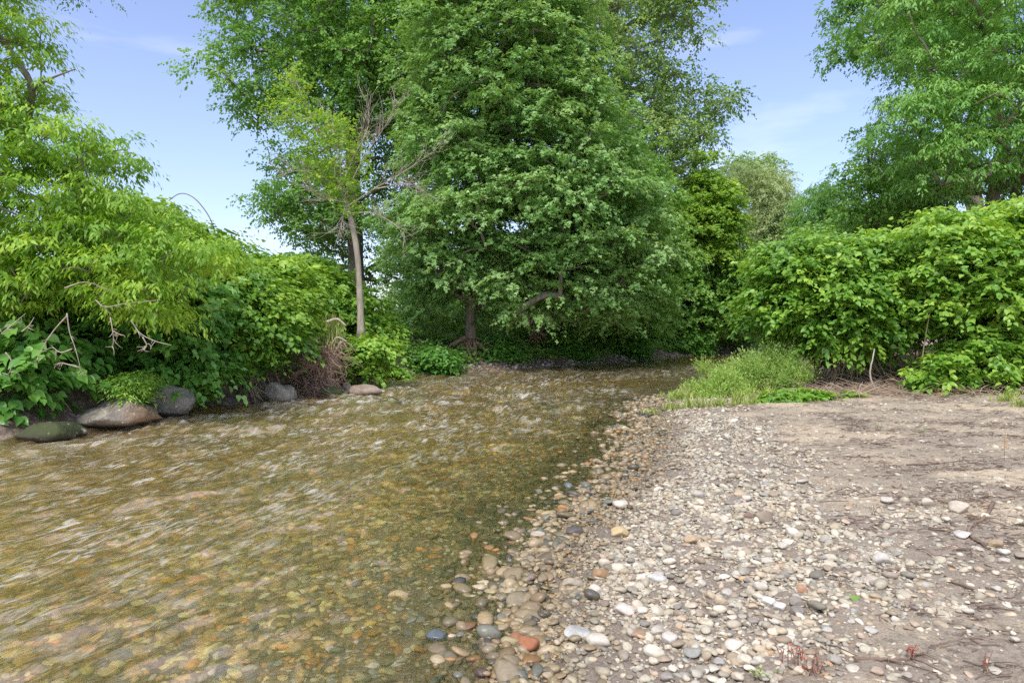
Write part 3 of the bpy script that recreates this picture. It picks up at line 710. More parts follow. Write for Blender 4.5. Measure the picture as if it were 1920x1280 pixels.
boulder(75, 828, 130, 36, 8.9, bm_c, 'dark mossy boulder in shade at the left edge of the water', 6, .6)
boulder(682, 743, 66, 22, 14.6, bm_d, 'low tan brown rock washed by white water', 9, .6)
boulder(650, 735, 20, 20, 14.8, bm_d, 'small rusty orange stone behind the low tan brown rock', 10, .9)
boulder(615, 746, 54, 22, 14.4, bm_c, 'mossy green rock beneath the torn root mass', 12, .7)
boulder(142, 818, 36, 14, 9.0, bm_b, 'small pale stone wedged between the mossy and the stained boulder', 14, .7)

# ------------------------------------------------------------------ trees
def tree(name, label, cat, poly, Y0, T, n, R, trunk, tr, leafk, mat, bark, seed, margin=.75, back=.5, tip=.012, group=None, extra=None, twig=0, lift=.12, thin=None):
    rg = RS(seed)
    tp = smooth_path(trunk, max(12, len(trunk) * 4)); trr = np.interp(np.linspace(0, 1, len(tp)), np.linspace(0, 1, len(tr)), tr)
    t = thing(name, label, cat, tp[0], group)
    C = lobes_from_outline(poly, Y0, T, n, R, rg, margin, back)
    if thin: C = C[[rg.uniform() > thin(c) for c in C]]
    acc = Acc()
    base = tp.copy(); 
    fl = trr.copy(); fl[0] *= 1.5; fl[1] *= 1.12
    V, Fc = tube(base, fl, 10, .06, rg); acc.add(V, Fc)
    skeleton(acc, tp, trr, C, rg, tip=tip, lift=lift)
    if twig: twigs(acc, C, R, rg, twig, R)
    off = np.array(t.location)
    acc.V = [v - off for v in acc.V]
    ob = acc.build('trunk', M[bark], None); ob.parent = t
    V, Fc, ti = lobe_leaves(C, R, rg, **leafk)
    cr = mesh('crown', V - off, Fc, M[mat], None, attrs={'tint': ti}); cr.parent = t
    return t, C, tp

MAPLE = dict(nspray=36, nleaf=13, size=.14, L=.5, tpl='maple', flat=.62, droop=.3, up=.62, hang=.45, spread=1.0, inner=.35, jit=.28)
COT = dict(nspray=26, nleaf=12, size=.13, L=.5, tpl='diamond', flat=.8, droop=.3, up=.5, hang=.5, spread=1.0, inner=.2, jit=.5, zmin=-.7)
ASH = dict(nspray=26, nleaf=13, size=.16, L=.5, tpl='lance', flat=.55, droop=.35, up=.65, hang=.6, spread=1.1, inner=.3, jit=.25)

def wp(*a): return [W(*q) for q in a]
# big maple in the centre
tM, cM, _ = tree('maple_tree', 'big dark green maple with tiered boughs and exposed roots on the far bank', 'maple tree',
  [(735,560),(690,500),(700,400),(735,330),(735,260),(725,180),(745,90),(760,20),(770,-240),(1130,-240),(1140,60),(1160,180),(1200,260),(1240,360),(1265,430),(1255,520),(1215,545),(1215,640),(1110,650),(1060,640),(1000,655),(930,640),(890,600),(830,630),(760,625)],
  21, 3.0, 440, .88, wp((882,662,21.2),(882,600,21.2),(884,520,21.3),(881,400,21.5),(876,250,21.6),(872,60,21.7),(870,-180,21.8)), [.19,.17,.16,.14,.11,.08,.04], MAPLE, 'maple', 'bark', 101, back=.35)
rg = RS(31); acc = Acc(); b = np.array(tM.location)
for k in range(38):
    a = rg.uniform(-3.3, .3); ln = rg.uniform(.35, 1.0); h = nrm(np.array([math.cos(a) - .35, math.sin(a) * .7 - .3, 0]))
    p0 = np.array([rg.uniform(-.2, .2), rg.uniform(-.2, .1), rg.uniform(.1, .55)])
    pts = [p0, p0 + h * ln * .4 + np.array([0, 0, -.1]), p0 + h * ln + np.array([0, 0, -rg.uniform(.3, .7)]) + rg.normal(size=3) * .08]
    V, Fc = tube(smooth_path(pts, 7), np.linspace(rg.uniform(.03, .09), .012, 7), 6, .15, rg); acc.add(V, Fc)
ob = acc.build('roots', M['root']); ob.parent = tM
# second maple
t2, c2, _ = tree('maple_tree', 'shorter maple with bare washed roots right of the big central maple', 'maple tree',
  [(1010,300),(1100,180),(1200,240),(1270,330),(1290,430),(1300,520),(1275,600),(1240,660),(1150,665),(1080,655),(980,660),(950,560)],
  24.5, 2.6, 200, .9, wp((1003,660,23.4),(1008,600,23.6),(1030,500,24),(1070,380,24.4),(1100,260,24.5)), [.17,.15,.13,.1,.05], dict(MAPLE, size=.14, nspray=30), 'maple2', 'bark', 102)
acc = Acc()
for k in range(26):
    a = rg.uniform(-2.9, .2); ln = rg.uniform(.3, .8); h = nrm(np.array([math.cos(a), math.sin(a) * .7 - .3, 0]))
    p0 = np.array([rg.uniform(-.15, .15), 0, rg.uniform(.1, .7)])
    V, Fc = tube(smooth_path([p0, p0 + h * ln * .4, p0 + h * ln + np.array([0, 0, -rg.uniform(.3, .7)])], 6), np.linspace(rg.uniform(.03, .08), .012, 6), 6, .15, rg); acc.add(V, Fc)
ob = acc.build('roots', M['root']); ob.parent = t2
# tall cottonwood left
t3, c3_, tp3 = tree('cottonwood_tree', 'tall many stemmed cottonwood with a broad fresh green crown behind the slender leaning tree', 'cottonwood tree',
  [(380,-240),(352,15),(405,75),(400,105),(352,120),(352,178),(395,205),(400,238),(455,262),(500,255),(560,260),(650,280),(740,300),(850,250),(900,100),(920,-240)],
  25, 3.4, 400, .9, wp((668,640,25),(668,520,25),(664,400,25),(662,320,25),(655,220,25),(640,120,25),(625,0,25),(610,-180,25)), [.34,.3,.27,.24,.2,.16,.12,.05], dict(COT, size=.15, nspray=28), 'cotton', 'barkdark', 103)
acc = Acc(); off = np.array(t3.location)
for pts, r in [(wp((660,290,25),(690,190,24.8),(700,80,24.8),(695,-120,24.8)), (.2,.08)), (wp((658,250,25),(625,150,25.2),(575,60,25.2),(520,-80,25.2)), (.16,.05)), (wp((664,330,25),(672,200,25.3),(668,60,25.3),(660,-150,25.3)), (.19,.08)),
               (wp((692,170,24.8),(740,100,24.6),(800,50,24.6)), (.12,.05)), (wp((664,360,25),(590,320,24.6),(520,330,24.4)), (.1,.03)), (wp((664,420,25),(590,380,24.6),(500,390,24.4)), (.1,.03))]:
    p_ = smooth_path(pts, 14) - off; V, Fc = tube(p_, np.linspace(r[0], r[1], 14), 8, .05); acc.add(V, Fc)
ob = acc.build('limbs', M['barkdark']); ob.parent = t3
# airy lower skirt of the same tree
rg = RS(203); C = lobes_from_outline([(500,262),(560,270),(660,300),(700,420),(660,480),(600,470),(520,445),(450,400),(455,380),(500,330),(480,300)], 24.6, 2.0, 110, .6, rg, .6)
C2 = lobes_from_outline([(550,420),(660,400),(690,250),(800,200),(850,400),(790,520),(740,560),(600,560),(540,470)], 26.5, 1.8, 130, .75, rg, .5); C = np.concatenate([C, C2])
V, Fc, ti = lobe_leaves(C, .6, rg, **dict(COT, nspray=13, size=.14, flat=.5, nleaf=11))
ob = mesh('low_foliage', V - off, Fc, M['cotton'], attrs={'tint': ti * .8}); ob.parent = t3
acc = Acc(); skeleton(acc, tp3[:20], np.full(20, .1), C, rg, tip=.009); acc.V = [v - off for v in acc.V]; ob = acc.build('low_branches', M['barkdark']); ob.parent = t3

# pale cottonwood right of centre
tree('cottonwood_tree', 'tall airy pale green cottonwood reaching over the sky right of the central maple', 'cottonwood tree',
  [(1000,-240),(1375,-240),(1372,12),(1325,28),(1342,88),(1305,125),(1298,160),(1345,160),(1405,175),(1400,212),(1345,240),(1330,270),(1345,330),(1300,380),(1200,380),(1050,300),(980,120)],
  30, 3.2, 330, .95, wp((1150,650,30),(1150,500,30),(1160,350,30),(1170,200,30),(1150,60,30),(1140,-150,30)), [.3,.26,.24,.2,.16,.06], dict(COT, size=.165, nspray=27), 'cottonpale', 'bark', 104, tip=.016, margin=.35)
# fresh green tree on the right end of the belt
tree('maple_tree', 'bright yellow green young maple low down at the right end of the far bank trees', 'maple tree',
  [(1275,275),(1320,270),(1335,320),(1385,350),(1395,430),(1380,500),(1330,520),(1270,500),(1225,440),(1260,380),(1290,340)],
  29, 1.8, 130, .7, wp((1320,650,30),(1320,520,30),(1315,400,29.6),(1305,310,29.3)), [.16,.13,.1,.04], dict(MAPLE, size=.17, nspray=26), 'lime', 'bark', 105)
tree('maple_tree', 'dark shaded tree leaning over the far river bend', 'tree',
  [(1230,450),(1300,480),(1400,480),(1430,520),(1420,600),(1385,640),(1345,655),(1250,665),(1190,655),(1170,590),(1210,520)],
  30, 2.4, 160, .85, wp((1290,668,31),(1290,600,31),(1300,520,30.6),(1310,460,30.2)), [.22,.18,.14,.06], dict(MAPLE, size=.19, nspray=24), 'under', 'barkdark', 106)
tree('willow_tree', 'round silvery olive willow beyond the river bend', 'willow tree',
  [(1345,330),(1370,290),(1410,310),(1470,325),(1500,370),(1510,440),(1500,490),(1400,500),(1370,440),(1390,380)],
  38, 2.6, 170, .9, wp((1440,640,38),(1440,560,38),(1430,460,38),(1425,380,38)), [.3,.26,.16,.05], dict(nspray=30, nleaf=14, size=.17, L=.7, tpl='lance', flat=.8, droop=.3, up=.5, hang=.5, spread=.8, inner=.3, jit=.4), 'willow', 'bark', 107)
tree('cottonwood_tree', 'small distant pale cottonwood top showing above the silvery willow', 'cottonwood tree',
  [(1340,285),(1400,285),(1420,275),(1450,290),(1475,310),(1480,345),(1440,380),(1340,360)],
  50, 2.5, 60, 1.0, wp((1410,640,50),(1410,480,50),(1415,380,50),(1420,310,50)), [.3,.24,.16,.05], dict(COT, size=.2, nspray=16), 'cottonpale', 'bark', 108)
tree('ash_tree', 'rounded mid green tree in the distance between the willow and the thin sapling', 'tree',
  [(1480,360),(1510,335),(1560,330),(1600,370),(1640,390),(1700,430),(1700,520),(1480,520)],
  34, 2.6, 130, .9, wp((1560,640,34),(1560,540,34),(1555,440,34),(1545,370,34)), [.26,.22,.14,.05], dict(ASH, size=.2, nspray=26), 'ash', 'bark', 109)
tree('sapling', 'thin dark stemmed sapling with sparse leaves standing against the sky at right', 'sapling',
  [(1515,305),(1560,295),(1605,300),(1590,250),(1600,200),(1635,190),(1670,240),(1700,300),(1735,345),(1720,400),(1740,450),(1600,450),(1560,420),(1560,360)],
  22, 1.3, 90, .5, wp((1645,620,22),(1640,480,22),(1632,380,22),(1628,300,22),(1625,230,22)), [.06,.055,.045,.035,.012], dict(COT, size=.14, nspray=9, nleaf=9, flat=.5, tpl='diamond'), 'cotton', 'barkdark', 110, tip=.006)
tree('sapling', 'forked sapling with pale bark right of the thin dark stemmed one', 'sapling',
  [(1640,330),(1660,260),(1720,230),(1800,260),(1830,330),(1800,420),(1700,470),(1650,420)],
  23, 1.5, 100, .6, wp((1708,620,23),(1706,450,23),(1702,370,23),(1688,300,23),(1680,250,23)), [.13,.12,.1,.07,.02], dict(ASH, size=.15, nspray=15), 'ash', 'bark', 111, tip=.008)
# right hand big tree
tR, cR, _ = tree('ash_tree', 'large feathery leaved ash filling the upper right corner', 'ash tree',
  [(1600,60),(1640,-240),(2300,-240),(2300,440),(1960,420),(1850,400),(1780,420),(1690,400),(1640,330),(1600,300),(1610,210),(1650,170),(1640,110)],
  19, 3.0, 380, .8, wp((1856,640,19.6),(1856,480,19.6),(1862,370,19.6),(1880,290,19.6),(1868,200,19.5),(1850,60,19.5),(1860,-150,19.5)), [.22,.2,.18,.16,.14,.1,.05], dict(ASH, nspray=30), 'ash', 'bark', 112)
tree('ash_tree', 'second ash whose leaning trunk stands right beside the large one', 'ash tree',
  [(1880,100),(1960,60),(2300,60),(2300,500),(1900,470),(1880,300)],
  20.5, 2.0, 110, .8, wp((1885,640,20.6),(1893,480,20.6),(1905,370,20.6),(1912,300,20.6),(1960,160,20.6)), [.18,.16,.15,.12,.05], ASH, 'ash', 'bark', 113)
tree('cottonwood_tree', 'cottonwood with long bare limb reaching left over the open sky at upper right', 'cottonwood tree',
  [(1498,125),(1512,95),(1535,100),(1535,60),(1565,60),(1555,-240),(1850,-240),(1850,220),(1700,220),(1660,120),(1600,140),(1560,150),(1515,168),(1530,140)],
  27, 2.6, 200, .8, wp((1840,640,27),(1830,400,27),(1790,250,27),(1730,120,27),(1700,0,27),(1690,-150,27)), [.34,.3,.26,.2,.14,.06], dict(COT, size=.16, nspray=24), 'cotton', 'bark', 114, margin=.5)
# box elder over the left bank
tB, cB, tpB = tree('box_elder_tree', 'yellow green box elder arching over the left bank with drooping leaflets', 'box elder tree',
  [(-220,-240),(60,-240),(70,10),(95,55),(88,85),(165,110),(170,140),(140,165),(100,160),(130,205),(215,215),(240,245),(278,270),(268,325),(230,345),(270,365),(330,400),(400,440),(465,480),(460,530),(390,560),(360,620),(330,645),(250,620),(190,590),(110,600),(60,625),(-60,640),(-220,640)],
  9.6, 1.5, 460, .36, wp((250,680,11.2),(200,480,10.6),(150,360,10.2),(112,318,10.0),(45,262,9.9),(0,190,9.8),(-60,60,9.8),(-100,-150,9.8)), [.16,.14,.12,.1,.085,.07,.05,.02],
  dict(nspray=15, nleaf=12, size=.115, L=.34, tpl='lance', flat=.6, droop=.3, up=.62, hang=.65, spread=1.1, inner=.3, jit=.25, bias=-.03), 'boxelder', 'bark', 115, tip=.005, margin=.55, thin=lambda c: .3 * sst(3.2, 4.6, c[2]))
acc = Acc(); off = np.array(tB.location)
for pts, r in [(wp((45,262,9.9),(60,170,9.6),(35,120,9.5),(0,70,9.5),(-50,20,9.5)), (.05,.03)), (wp((60,170,9.6),(90,150,9.4),(140,130,9.4)), (.025,.008)), (wp((112,318,10),(170,290,9.8),(240,280,9.6)), (.03,.006))]:
    V, Fc = tube(smooth_path(pts, 14) - off, np.linspace(r[0], r[1], 14), 8, .05); acc.add(V, Fc)
ob = acc.build('limb', M['bark']); ob.parent = tB
rg = RS(51)
DT = [[(125,585),(130,620),(143,650),(152,690),(140,700)],[(125,590),(100,620),(80,650),(65,685)],[(135,655),(115,662),(95,650)],[(145,690),(125,680),(112,678)],
      [(245,600),(262,625),(290,640),(322,650)],[(270,632),(276,650),(258,658)],[(210,590),(213,630),(212,655)],[(213,620),(228,632)],
      [(0,625),(25,610),(45,590)],[(10,660),(22,680),(20,697),(0,697)],[(40,625),(55,610),(60,595)],[(180,560),(200,575),(235,570),(300,560)],[(120,540),(160,530),(210,545)]]
for q in DT:
    pts = np.array([W(a, b_, 8.6 + .25 * rg.uniform(-1, 1) * 0 + .03 * k) for k, (a, b_) in enumerate(q)]) + rg.normal(size=(len(q), 3)) * .012
    acc = Acc(); n_ = len(q) * 4; p_ = smooth_path(pts, n_); V, Fc = tube(p_ - off, np.linspace(.009, .003, n_), 5, .1); acc.add(V, Fc)
    for k in range(5):
        j = rg.randint(3, n_ - 1); p0 = p_[j]; dv = nrm(np.array([rg.normal(), rg.normal() * .5, -abs(rg.normal()) * .6])) * rg.uniform(.05, .16)
        V, Fc = tube(smooth_path([p0, p0 + dv * .5 + rg.normal(size=3) * .012, p0 + dv], 5) - off, np.linspace(.005, .002, 5), 4); acc.add(V, Fc)
    ob = acc.build('dead_branch', M['dead']); ob.parent = tB
# overhanging tip of another tree at the top left corner
tree('cottonwood_tree', 'dark fine leaved branch tip of a tree hanging in from the upper left corner', 'tree',
  [(-100,-200),(330,-200),(215,12),(190,30),(150,34),(120,10),(60,-5),(-100,-40)],
  14, 1.0, 90, .42, wp((-900,700,15),(-880,300,15),(-700,0,14.6),(-400,-120,14.2),(0,-90,14),(150,-40,14)), [.3,.26,.18,.1,.05,.01], dict(COT, size=.075, nspray=14, L=.3), 'maple2', 'barkdark', 116, tip=.005)
# slender leaning tree
tS, cS, tpS = tree('slender_tree', 'slender pale trunked tree with yellow green top and bare grey twigs on the left bank', 'tree',
  [(545,112),(572,125),(588,160),(590,200),(630,205),(680,225),(695,270),(700,330),(690,400),(660,430),(630,400),(600,380),(560,330),(545,280),(505,240),(468,215),(470,195),(510,185),(520,150)],
  16.5, 1.0, 190, .26, wp((677,632,16.4),(675,560,16.5),(669,470,16.5),(655,400,16.5),(640,355,16.5),(622,290,16.5),(590,230,16.4),(562,170,16.4),(548,125,16.4)), [.085,.075,.07,.065,.05,.035,.022,.014,.005],
  dict(nspray=7, nleaf=7, size=.085, L=.26, tpl='diamond', flat=.8, droop=.0, up=.5, hang=.3, spread=1.0, inner=.1, jit=.5, bias=.04, zmin=-.7), 'boxelder', 'barkpale', 117, tip=.004)
off = np.array(tS.location); rg = RS(52)
for q in [[(650,388),(700,355),(745,330),(790,300),(830,270)],[(645,370),(680,300),(720,240),(745,190)],[(640,350),(665,290),(690,240),(690,185)],[(655,400),(700,400),(745,425),(760,455)],
          [(640,355),(600,330),(560,320),(520,330)],[(648,380),(610,370),(575,350)],[(700,355),(760,345),(790,355)],[(648,385),(640,420),(632,450)],[(640,350),(635,280),(620,230)]]:
    pts = np.array([W(a, b_, 16.3 - .08 * k) for k, (a, b_) in enumerate(q)])
    n_ = len(q) * 5; p_ = smooth_path(pts, n_) ; acc = Acc(); V, Fc = tube(p_ - off, np.linspace(.017, .004, n_), 6, .08); acc.add(V, Fc)
    for k in range(24):
        j = rg.randint(n_ // 4, n_ - 1); p0 = p_[j]; tg = nrm(p_[min(j + 1, n_ - 1)] - p_[j - 1])
        dv = nrm(tg * .8 + nrm(rg.normal(size=3)) * .7 + np.array([0, 0, .35])) * rg.uniform(.25, .75)
        pp = smooth_path([p0, p0 + dv * .5 + rg.normal(size=3) * .05, p0 + dv], 6)
        V, Fc = tube(pp - off, np.linspace(.006, .0025, 6), 4); acc.add(V, Fc)
        for z_ in range(3):
            p1 = pp[rg.randint(1, 6)]; d2 = nrm(dv / np.linalg.norm(dv) + rg.normal(size=3) * .6) * rg.uniform(.1, .3)
            V, Fc = tube(np.array([p1, p1 + d2 * .5, p1 + d2]) - off, [.003, .0025, .002], 3); acc.add(V, Fc)
    ob = acc.build('bare_branch', M['dead']); ob.parent = tS

# ------------------------------------------------------------------ knotweed thickets and shrubs
KN = dict(nspray=17, nleaf=11, size=.122, L=.62, tpl='heart', flat=.5, droop=.18, up=.6, hang=.45, spread=1.15, inner=.45, jit=.2, sag=.5)
def bush(name, label, cat, poly, Y0, T, n, R, leafk, mat, seed, canes=10, group=None, basex=None, margin=.7, back=.6, canemat='cane', canez=None):
    rg = RS(seed); C = lobes_from_outline(poly, Y0, T, n, R, rg, margin, back)
    pl = np.array(poly, float); x0, x1 = (basex or (np.percentile(pl[:, 0], 25), np.percentile(pl[:, 0], 75)))
    bx = ((x0 + x1) / 2 - CX) / F * Y0; bz = float(ground(np.array([bx]), np.array([Y0 + .3]))[0])
    t = thing(name, label, cat, (bx, Y0 + .3, bz), group); off = np.array(t.location)
    V, Fc, ti = lobe_leaves(C, R, rg, **leafk)
    kz = V[:, 2] > -.02
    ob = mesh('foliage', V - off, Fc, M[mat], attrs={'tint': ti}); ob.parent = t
    for k in range(min(canes, len(C))):
        c = C[rg.randint(len(C))]
        b0 = np.array([(rg.uniform(x0, x1) - CX) / F * Y0, Y0 + rg.uniform(-.4, .6) * T, 0]); b0[2] = float(ground(b0[:1], b0[1:2])[0]) - .05
        mid = np.array([b0[0] * .65 + c[0] * .35, b0[1] * .65 + c[1] * .35, (b0[2] + c[2]) / 2 + .15])
        V, Fc = tube(smooth_path([b0, mid, c], 9) - off, np.linspace(.014, .005, 9), 5, .05, rg); acc = Acc(); acc.add(V, Fc)
        ob = acc.build('cane', M[canemat]); ob.parent = t
    return t
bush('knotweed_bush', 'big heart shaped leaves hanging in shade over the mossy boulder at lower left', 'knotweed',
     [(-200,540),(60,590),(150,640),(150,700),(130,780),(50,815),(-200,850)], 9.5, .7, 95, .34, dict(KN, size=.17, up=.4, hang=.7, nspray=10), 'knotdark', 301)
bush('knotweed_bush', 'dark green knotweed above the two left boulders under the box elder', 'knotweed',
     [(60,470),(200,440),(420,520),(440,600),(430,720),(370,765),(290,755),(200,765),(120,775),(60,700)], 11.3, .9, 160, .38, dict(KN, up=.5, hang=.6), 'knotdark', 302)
bush('knotweed_bush', 'dense knotweed mound overhanging the water left of the torn roots', 'knotweed',
     [(330,500),(400,470),(480,490),(530,520),(555,560),(568,610),(560,650),(540,675),(520,695),(470,718),(430,700),(390,715),(355,690),(340,640)], 12.7, 1.0, 170, .4, KN, 'knot', 303)
bush('knotweed_bush', 'tall knotweed ridge rising against the sky on the left bank', 'knotweed',
     [(180,330),(260,345),(330,385),(390,405),(430,430),(490,445),(555,475),(600,520),(600,640),(180,640)], 14.2, 1.2, 190, .45, dict(KN, bias=.1), 'knot', 304)
bush('knotweed_bush', 'knotweed sloping down behind the slender pale trunk', 'knotweed',
     [(520,470),(580,470),(640,505),(690,540),(715,580),(745,615),(735,650),(600,690),(540,600)], 18.0, 1.0, 130, .45, dict(KN, size=.15), 'knot', 305)
bush('knotweed_bush', 'low knotweed clump right of the torn roots below the slender trunk', 'knotweed',
     [(655,645),(675,622),(705,618),(740,635),(750,660),(725,690),(705,712),(680,722),(655,715),(650,680)], 15.3, .7, 80, .3, dict(KN, nspray=11), 'knot', 306)
bush('creeper_shrub', 'small light green leafy shrub growing over the end of the stained boulder', 'shrub',
     [(195,715),(225,695),(262,690),(290,705),(285,735),(270,765),(235,765),(205,745)], 9.75, .3, 50, .16, dict(KN, size=.075, L=.22, nspray=10, tpl='lance', up=.5), 'knot', 307, canes=4)
bush('creeper_shrub', 'trailing vine leaves hanging between the lichen boulder and the dead canes', 'shrub',
     [(345,700),(385,690),(400,720),(385,760),(360,768),(340,740)], 11.2, .3, 36, .16, dict(KN, size=.09, L=.22, nspray=9), 'knot', 308, canes=3)
bush('leafy_shrub', 'green shrub on the bank left of the central maple roots', 'shrub',
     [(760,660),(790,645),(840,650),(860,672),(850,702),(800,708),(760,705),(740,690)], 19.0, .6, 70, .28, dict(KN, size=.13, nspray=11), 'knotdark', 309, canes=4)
bush('leafy_shrub', 'low shrub by the water beneath the dark bank soil left of the maple', 'shrub',
     [(690,700),(720,685),(765,690),(780,708),(740,716),(700,716)], 17.6, .5, 36, .22, dict(KN, size=.12, nspray=10), 'knot', 310, canes=3)
for k_, (a_, b_, y_, lb_) in enumerate([(895,975,20.9,'low shrub hanging over the water just right of the central maple roots'),(1015,1110,23.0,'low shrub on the far bank right of the washed roots'),(1110,1215,25.0,'leafy shrub touching the water below the dark leaning tree'),(1215,1330,28.0,'far leafy shrub at the end of the visible river bend')]):
    bot = HZ + CAMH * F / y_ - 3 - 4 * (k_ == 0)
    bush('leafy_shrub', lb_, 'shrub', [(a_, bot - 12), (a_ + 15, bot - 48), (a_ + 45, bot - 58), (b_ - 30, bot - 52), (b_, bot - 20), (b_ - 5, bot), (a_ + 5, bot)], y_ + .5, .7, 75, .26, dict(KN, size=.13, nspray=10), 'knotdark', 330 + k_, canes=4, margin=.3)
# right bank
bush('knotweed_bush', 'rounded knotweed mound leaning left toward the river on the right bank', 'knotweed',
     [(1395,500),(1425,465),(1480,430),(1560,440),(1620,425),(1690,450),(1740,520),(1740,620),(1710,660),(1650,690),(1570,705),(1520,690),(1470,670),(1430,640),(1375,615),(1380,570),(1400,540)], 14.3, 1.3, 260, .42, KN, 'knot', 311, canes=46, basex=(1530,1720))
bush('knotweed_bush', 'tall bright knotweed at the right edge of the frame', 'knotweed',
     [(1650,450),(1700,420),(1770,385),(1830,400),(1880,375),(1930,355),(2200,330),(2200,700),(1900,680),(1760,660),(1680,600)], 13.4, 1.3, 300, .42, dict(KN, bias=.05), 'knot', 312, canes=54, basex=(1690,2150))
bush('knotweed_bush', 'knotweed shoot tops standing above the thicket behind the right bank', 'knotweed',
     [(1540,445),(1600,425),(1690,420),(1760,370),(1790,385),(1860,385),(1900,360),(2100,330),(2100,520),(1540,520)], 15.8, .9, 130, .42, dict(KN, bias=.15), 'knot', 313, canes=8)
bush('knotweed_bush', 'low sprawling knotweed along the foot of the right thicket', 'knotweed',
     [(1690,710),(1740,660),(1820,625),(1920,630),(2100,610),(2100,755),(1860,758),(1760,750),(1700,742)], 12.7, .7, 190, .22, dict(KN, size=.12, L=.4, nspray=8, bias=.03), 'knot', 314, canes=14)
bush('knotweed_sprig', 'creeping knotweed sprig on bare ground left of the thicket', 'knotweed',
     [(1410,750),(1440,742),(1490,735),(1545,735),(1540,752),(1480,762),(1430,768)], 11.9, .25, 34, .12, dict(KN, size=.11, L=.3, nspray=5), 'knot', 315, canes=3, margin=.3)
bush('knotweed_sprig', 'small knotweed sprout at the base of the pale bent stick', 'knotweed',
     [(1575,745),(1590,735),(1615,738),(1620,748),(1590,752)], 12.2, .15, 8, .1, dict(KN, size=.1, L=.2, nspray=4), 'knot', 316, canes=2, margin=.2)
WD = dict(nspray=9, nleaf=11, size=.07, L=.4, tpl='lance', flat=1.0, droop=-.9, up=.4, hang=.0, spread=.8, inner=.2, jit=.4, sag=.2)
bush('weed_clump', 'tall feathery weeds between the gravel and the knotweed mound', 'weeds',
     [(1350,712),(1368,684),(1385,694),(1402,668),(1425,680),(1440,655),(1462,675),(1490,662),(1500,695),(1515,700),(1510,730),(1460,748),(1400,748),(1355,735)], 13.6, .9, 230, .13, WD, 'weed', 317, canes=14, margin=.1)
bush('weed_clump', 'pale weeds stepping down to the water at the end of the gravel bar', 'weeds',
     [(1240,765),(1262,752),(1290,748),(1305,725),(1325,735),(1345,702),(1380,715),(1400,740),(1400,760),(1330,770),(1245,775)], 13.0, .7, 130, .11, dict(WD, bias=.1, L=.3), 'weed', 318, canes=10, margin=.0)
bush('weed_clump', 'small tuft of weeds in the water beyond the bar', 'weeds',
     [(1305,700),(1318,680),(1335,690),(1335,705)], 17.5, .2, 10, .13, WD, 'weed', 319, canes=3, margin=.2)

# grass clumps by bearing
def grass_clump(px, py, w, h, label, seed, mat='grass', n=110):
    rg = RS(seed); q = G(px, py); wm = w / F * q[1] / 2; hm = h / F * q[1]
    t = thing('grass_clump', label, 'grass', q, 'grass tufts')
    P = np.c_[np.clip(rg.normal(size=n), -2, 2) * wm * .42, np.clip(rg.normal(size=n), -2, 2) * wm * .36, np.zeros(n)]
    P[:, 2] = ground(P[:, 0] + q[0], P[:, 1] + q[1]) - q[2]
    a = rg.uniform(0, 6.28, n); sp_ = rg.uniform(.1, 1.3, n); D = nrm(np.c_[np.cos(a) * sp_, np.sin(a) * sp_, np.ones(n)]); N = nrm(np.c_[np.cos(a), np.sin(a), -.2 + 0 * a])
    V, Fc, ti = leaves(P, D, -N, hm * rg.uniform(.45, 1.25, n) ** 1.3, 'blade', rg.uniform(0, 1, n))
    ob = mesh('blades', V, Fc, M[mat], attrs={'tint': ti}); ob.parent = t
    return t
for k, (px, py, w, h, lb) in enumerate([(1222,777,40,16,'yellowish grass tuft at the very tip of the gravel bar'),(1262,768,50,22,'grass tuft beside the water just right of the bar tip'),(1300,765,50,26,'wider grass tuft in front of the pale weeds'),
    (1345,762,60,26,'grass tuft at the foot of the pale weeds'),(1392,758,60,28,'grass tuft between the weeds and the gravel'),(1440,750,50,28,'grass tuft left of the creeping knotweed sprig'),
    (1885,752,50,24,'pale grass tuft at the foot of the right thicket'),(1912,762,30,20,'small grass tuft at the right edge of the mud'),(1280,748,40,24,'grass tuft growing at the waterline behind the bar tip')]):
    grass_clump(px, py, w, h, lb, 400 + k)

# ground cover on the far bank + backdrop wood
rg = RS(61)
c = rg.uniform([-4.5, 16], [16, 42], (9000, 2)); z, ins, dr, dl = terr(c[:, 0], c[:, 1])
k = (~ins) & (dl < dr) & (dl > .5) & (dl < 8); c, z, dl = c[k], z[k], dl[k]
C = np.c_[c, z + .1 + .9 * sst(.8, 4, dl) * rg.uniform(.1, 1.6, len(c))]
V, Fc, ti = lobe_leaves(C, .3, rg, nspray=5, nleaf=8, size=.12, L=.3, tpl='diamond', flat=.6, droop=.1, up=.6, hang=.3, inner=.1)
tag(mesh('undergrowth', V, Fc, M['under'], attrs={'tint': ti}), 'dark leafy undergrowth covering the far bank beneath the trees', 'undergrowth', kind='stuff')
acc = []
for poly, Y0, T, n in [([(770,640),(760,560),(800,520),(860,480),(1000,420),(1300,430),(1400,470),(1560,450),(1560,640)], 33, 2.5, 380), ([(1480,430),(1600,400),(1750,400),(1900,380),(2400,360),(2400,620),(1480,620)], 25, 2.5, 330), ([(-600,560),(0,520),(560,560),(790,590),(790,640),(-600,640)], 34, 2., 170)]:
    C = lobes_from_outline(poly, Y0, T, n, 1.1, rg, .5)
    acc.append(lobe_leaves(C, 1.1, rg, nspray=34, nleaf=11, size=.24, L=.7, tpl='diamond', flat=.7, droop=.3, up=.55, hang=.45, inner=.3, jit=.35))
off_ = 0; Vs = []; Fs = []; Ts = []
for V, Fc, ti in acc: Vs.append(V); Fs.append(Fc + off_); Ts.append(ti); off_ += len(V)
tag(mesh('distant_wood', np.concatenate(Vs), np.concatenate(Fs), M['maple2'], attrs={'tint': np.concatenate(Ts)}), 'shaded green wood closing the view behind the river trees', 'wood', kind='stuff')

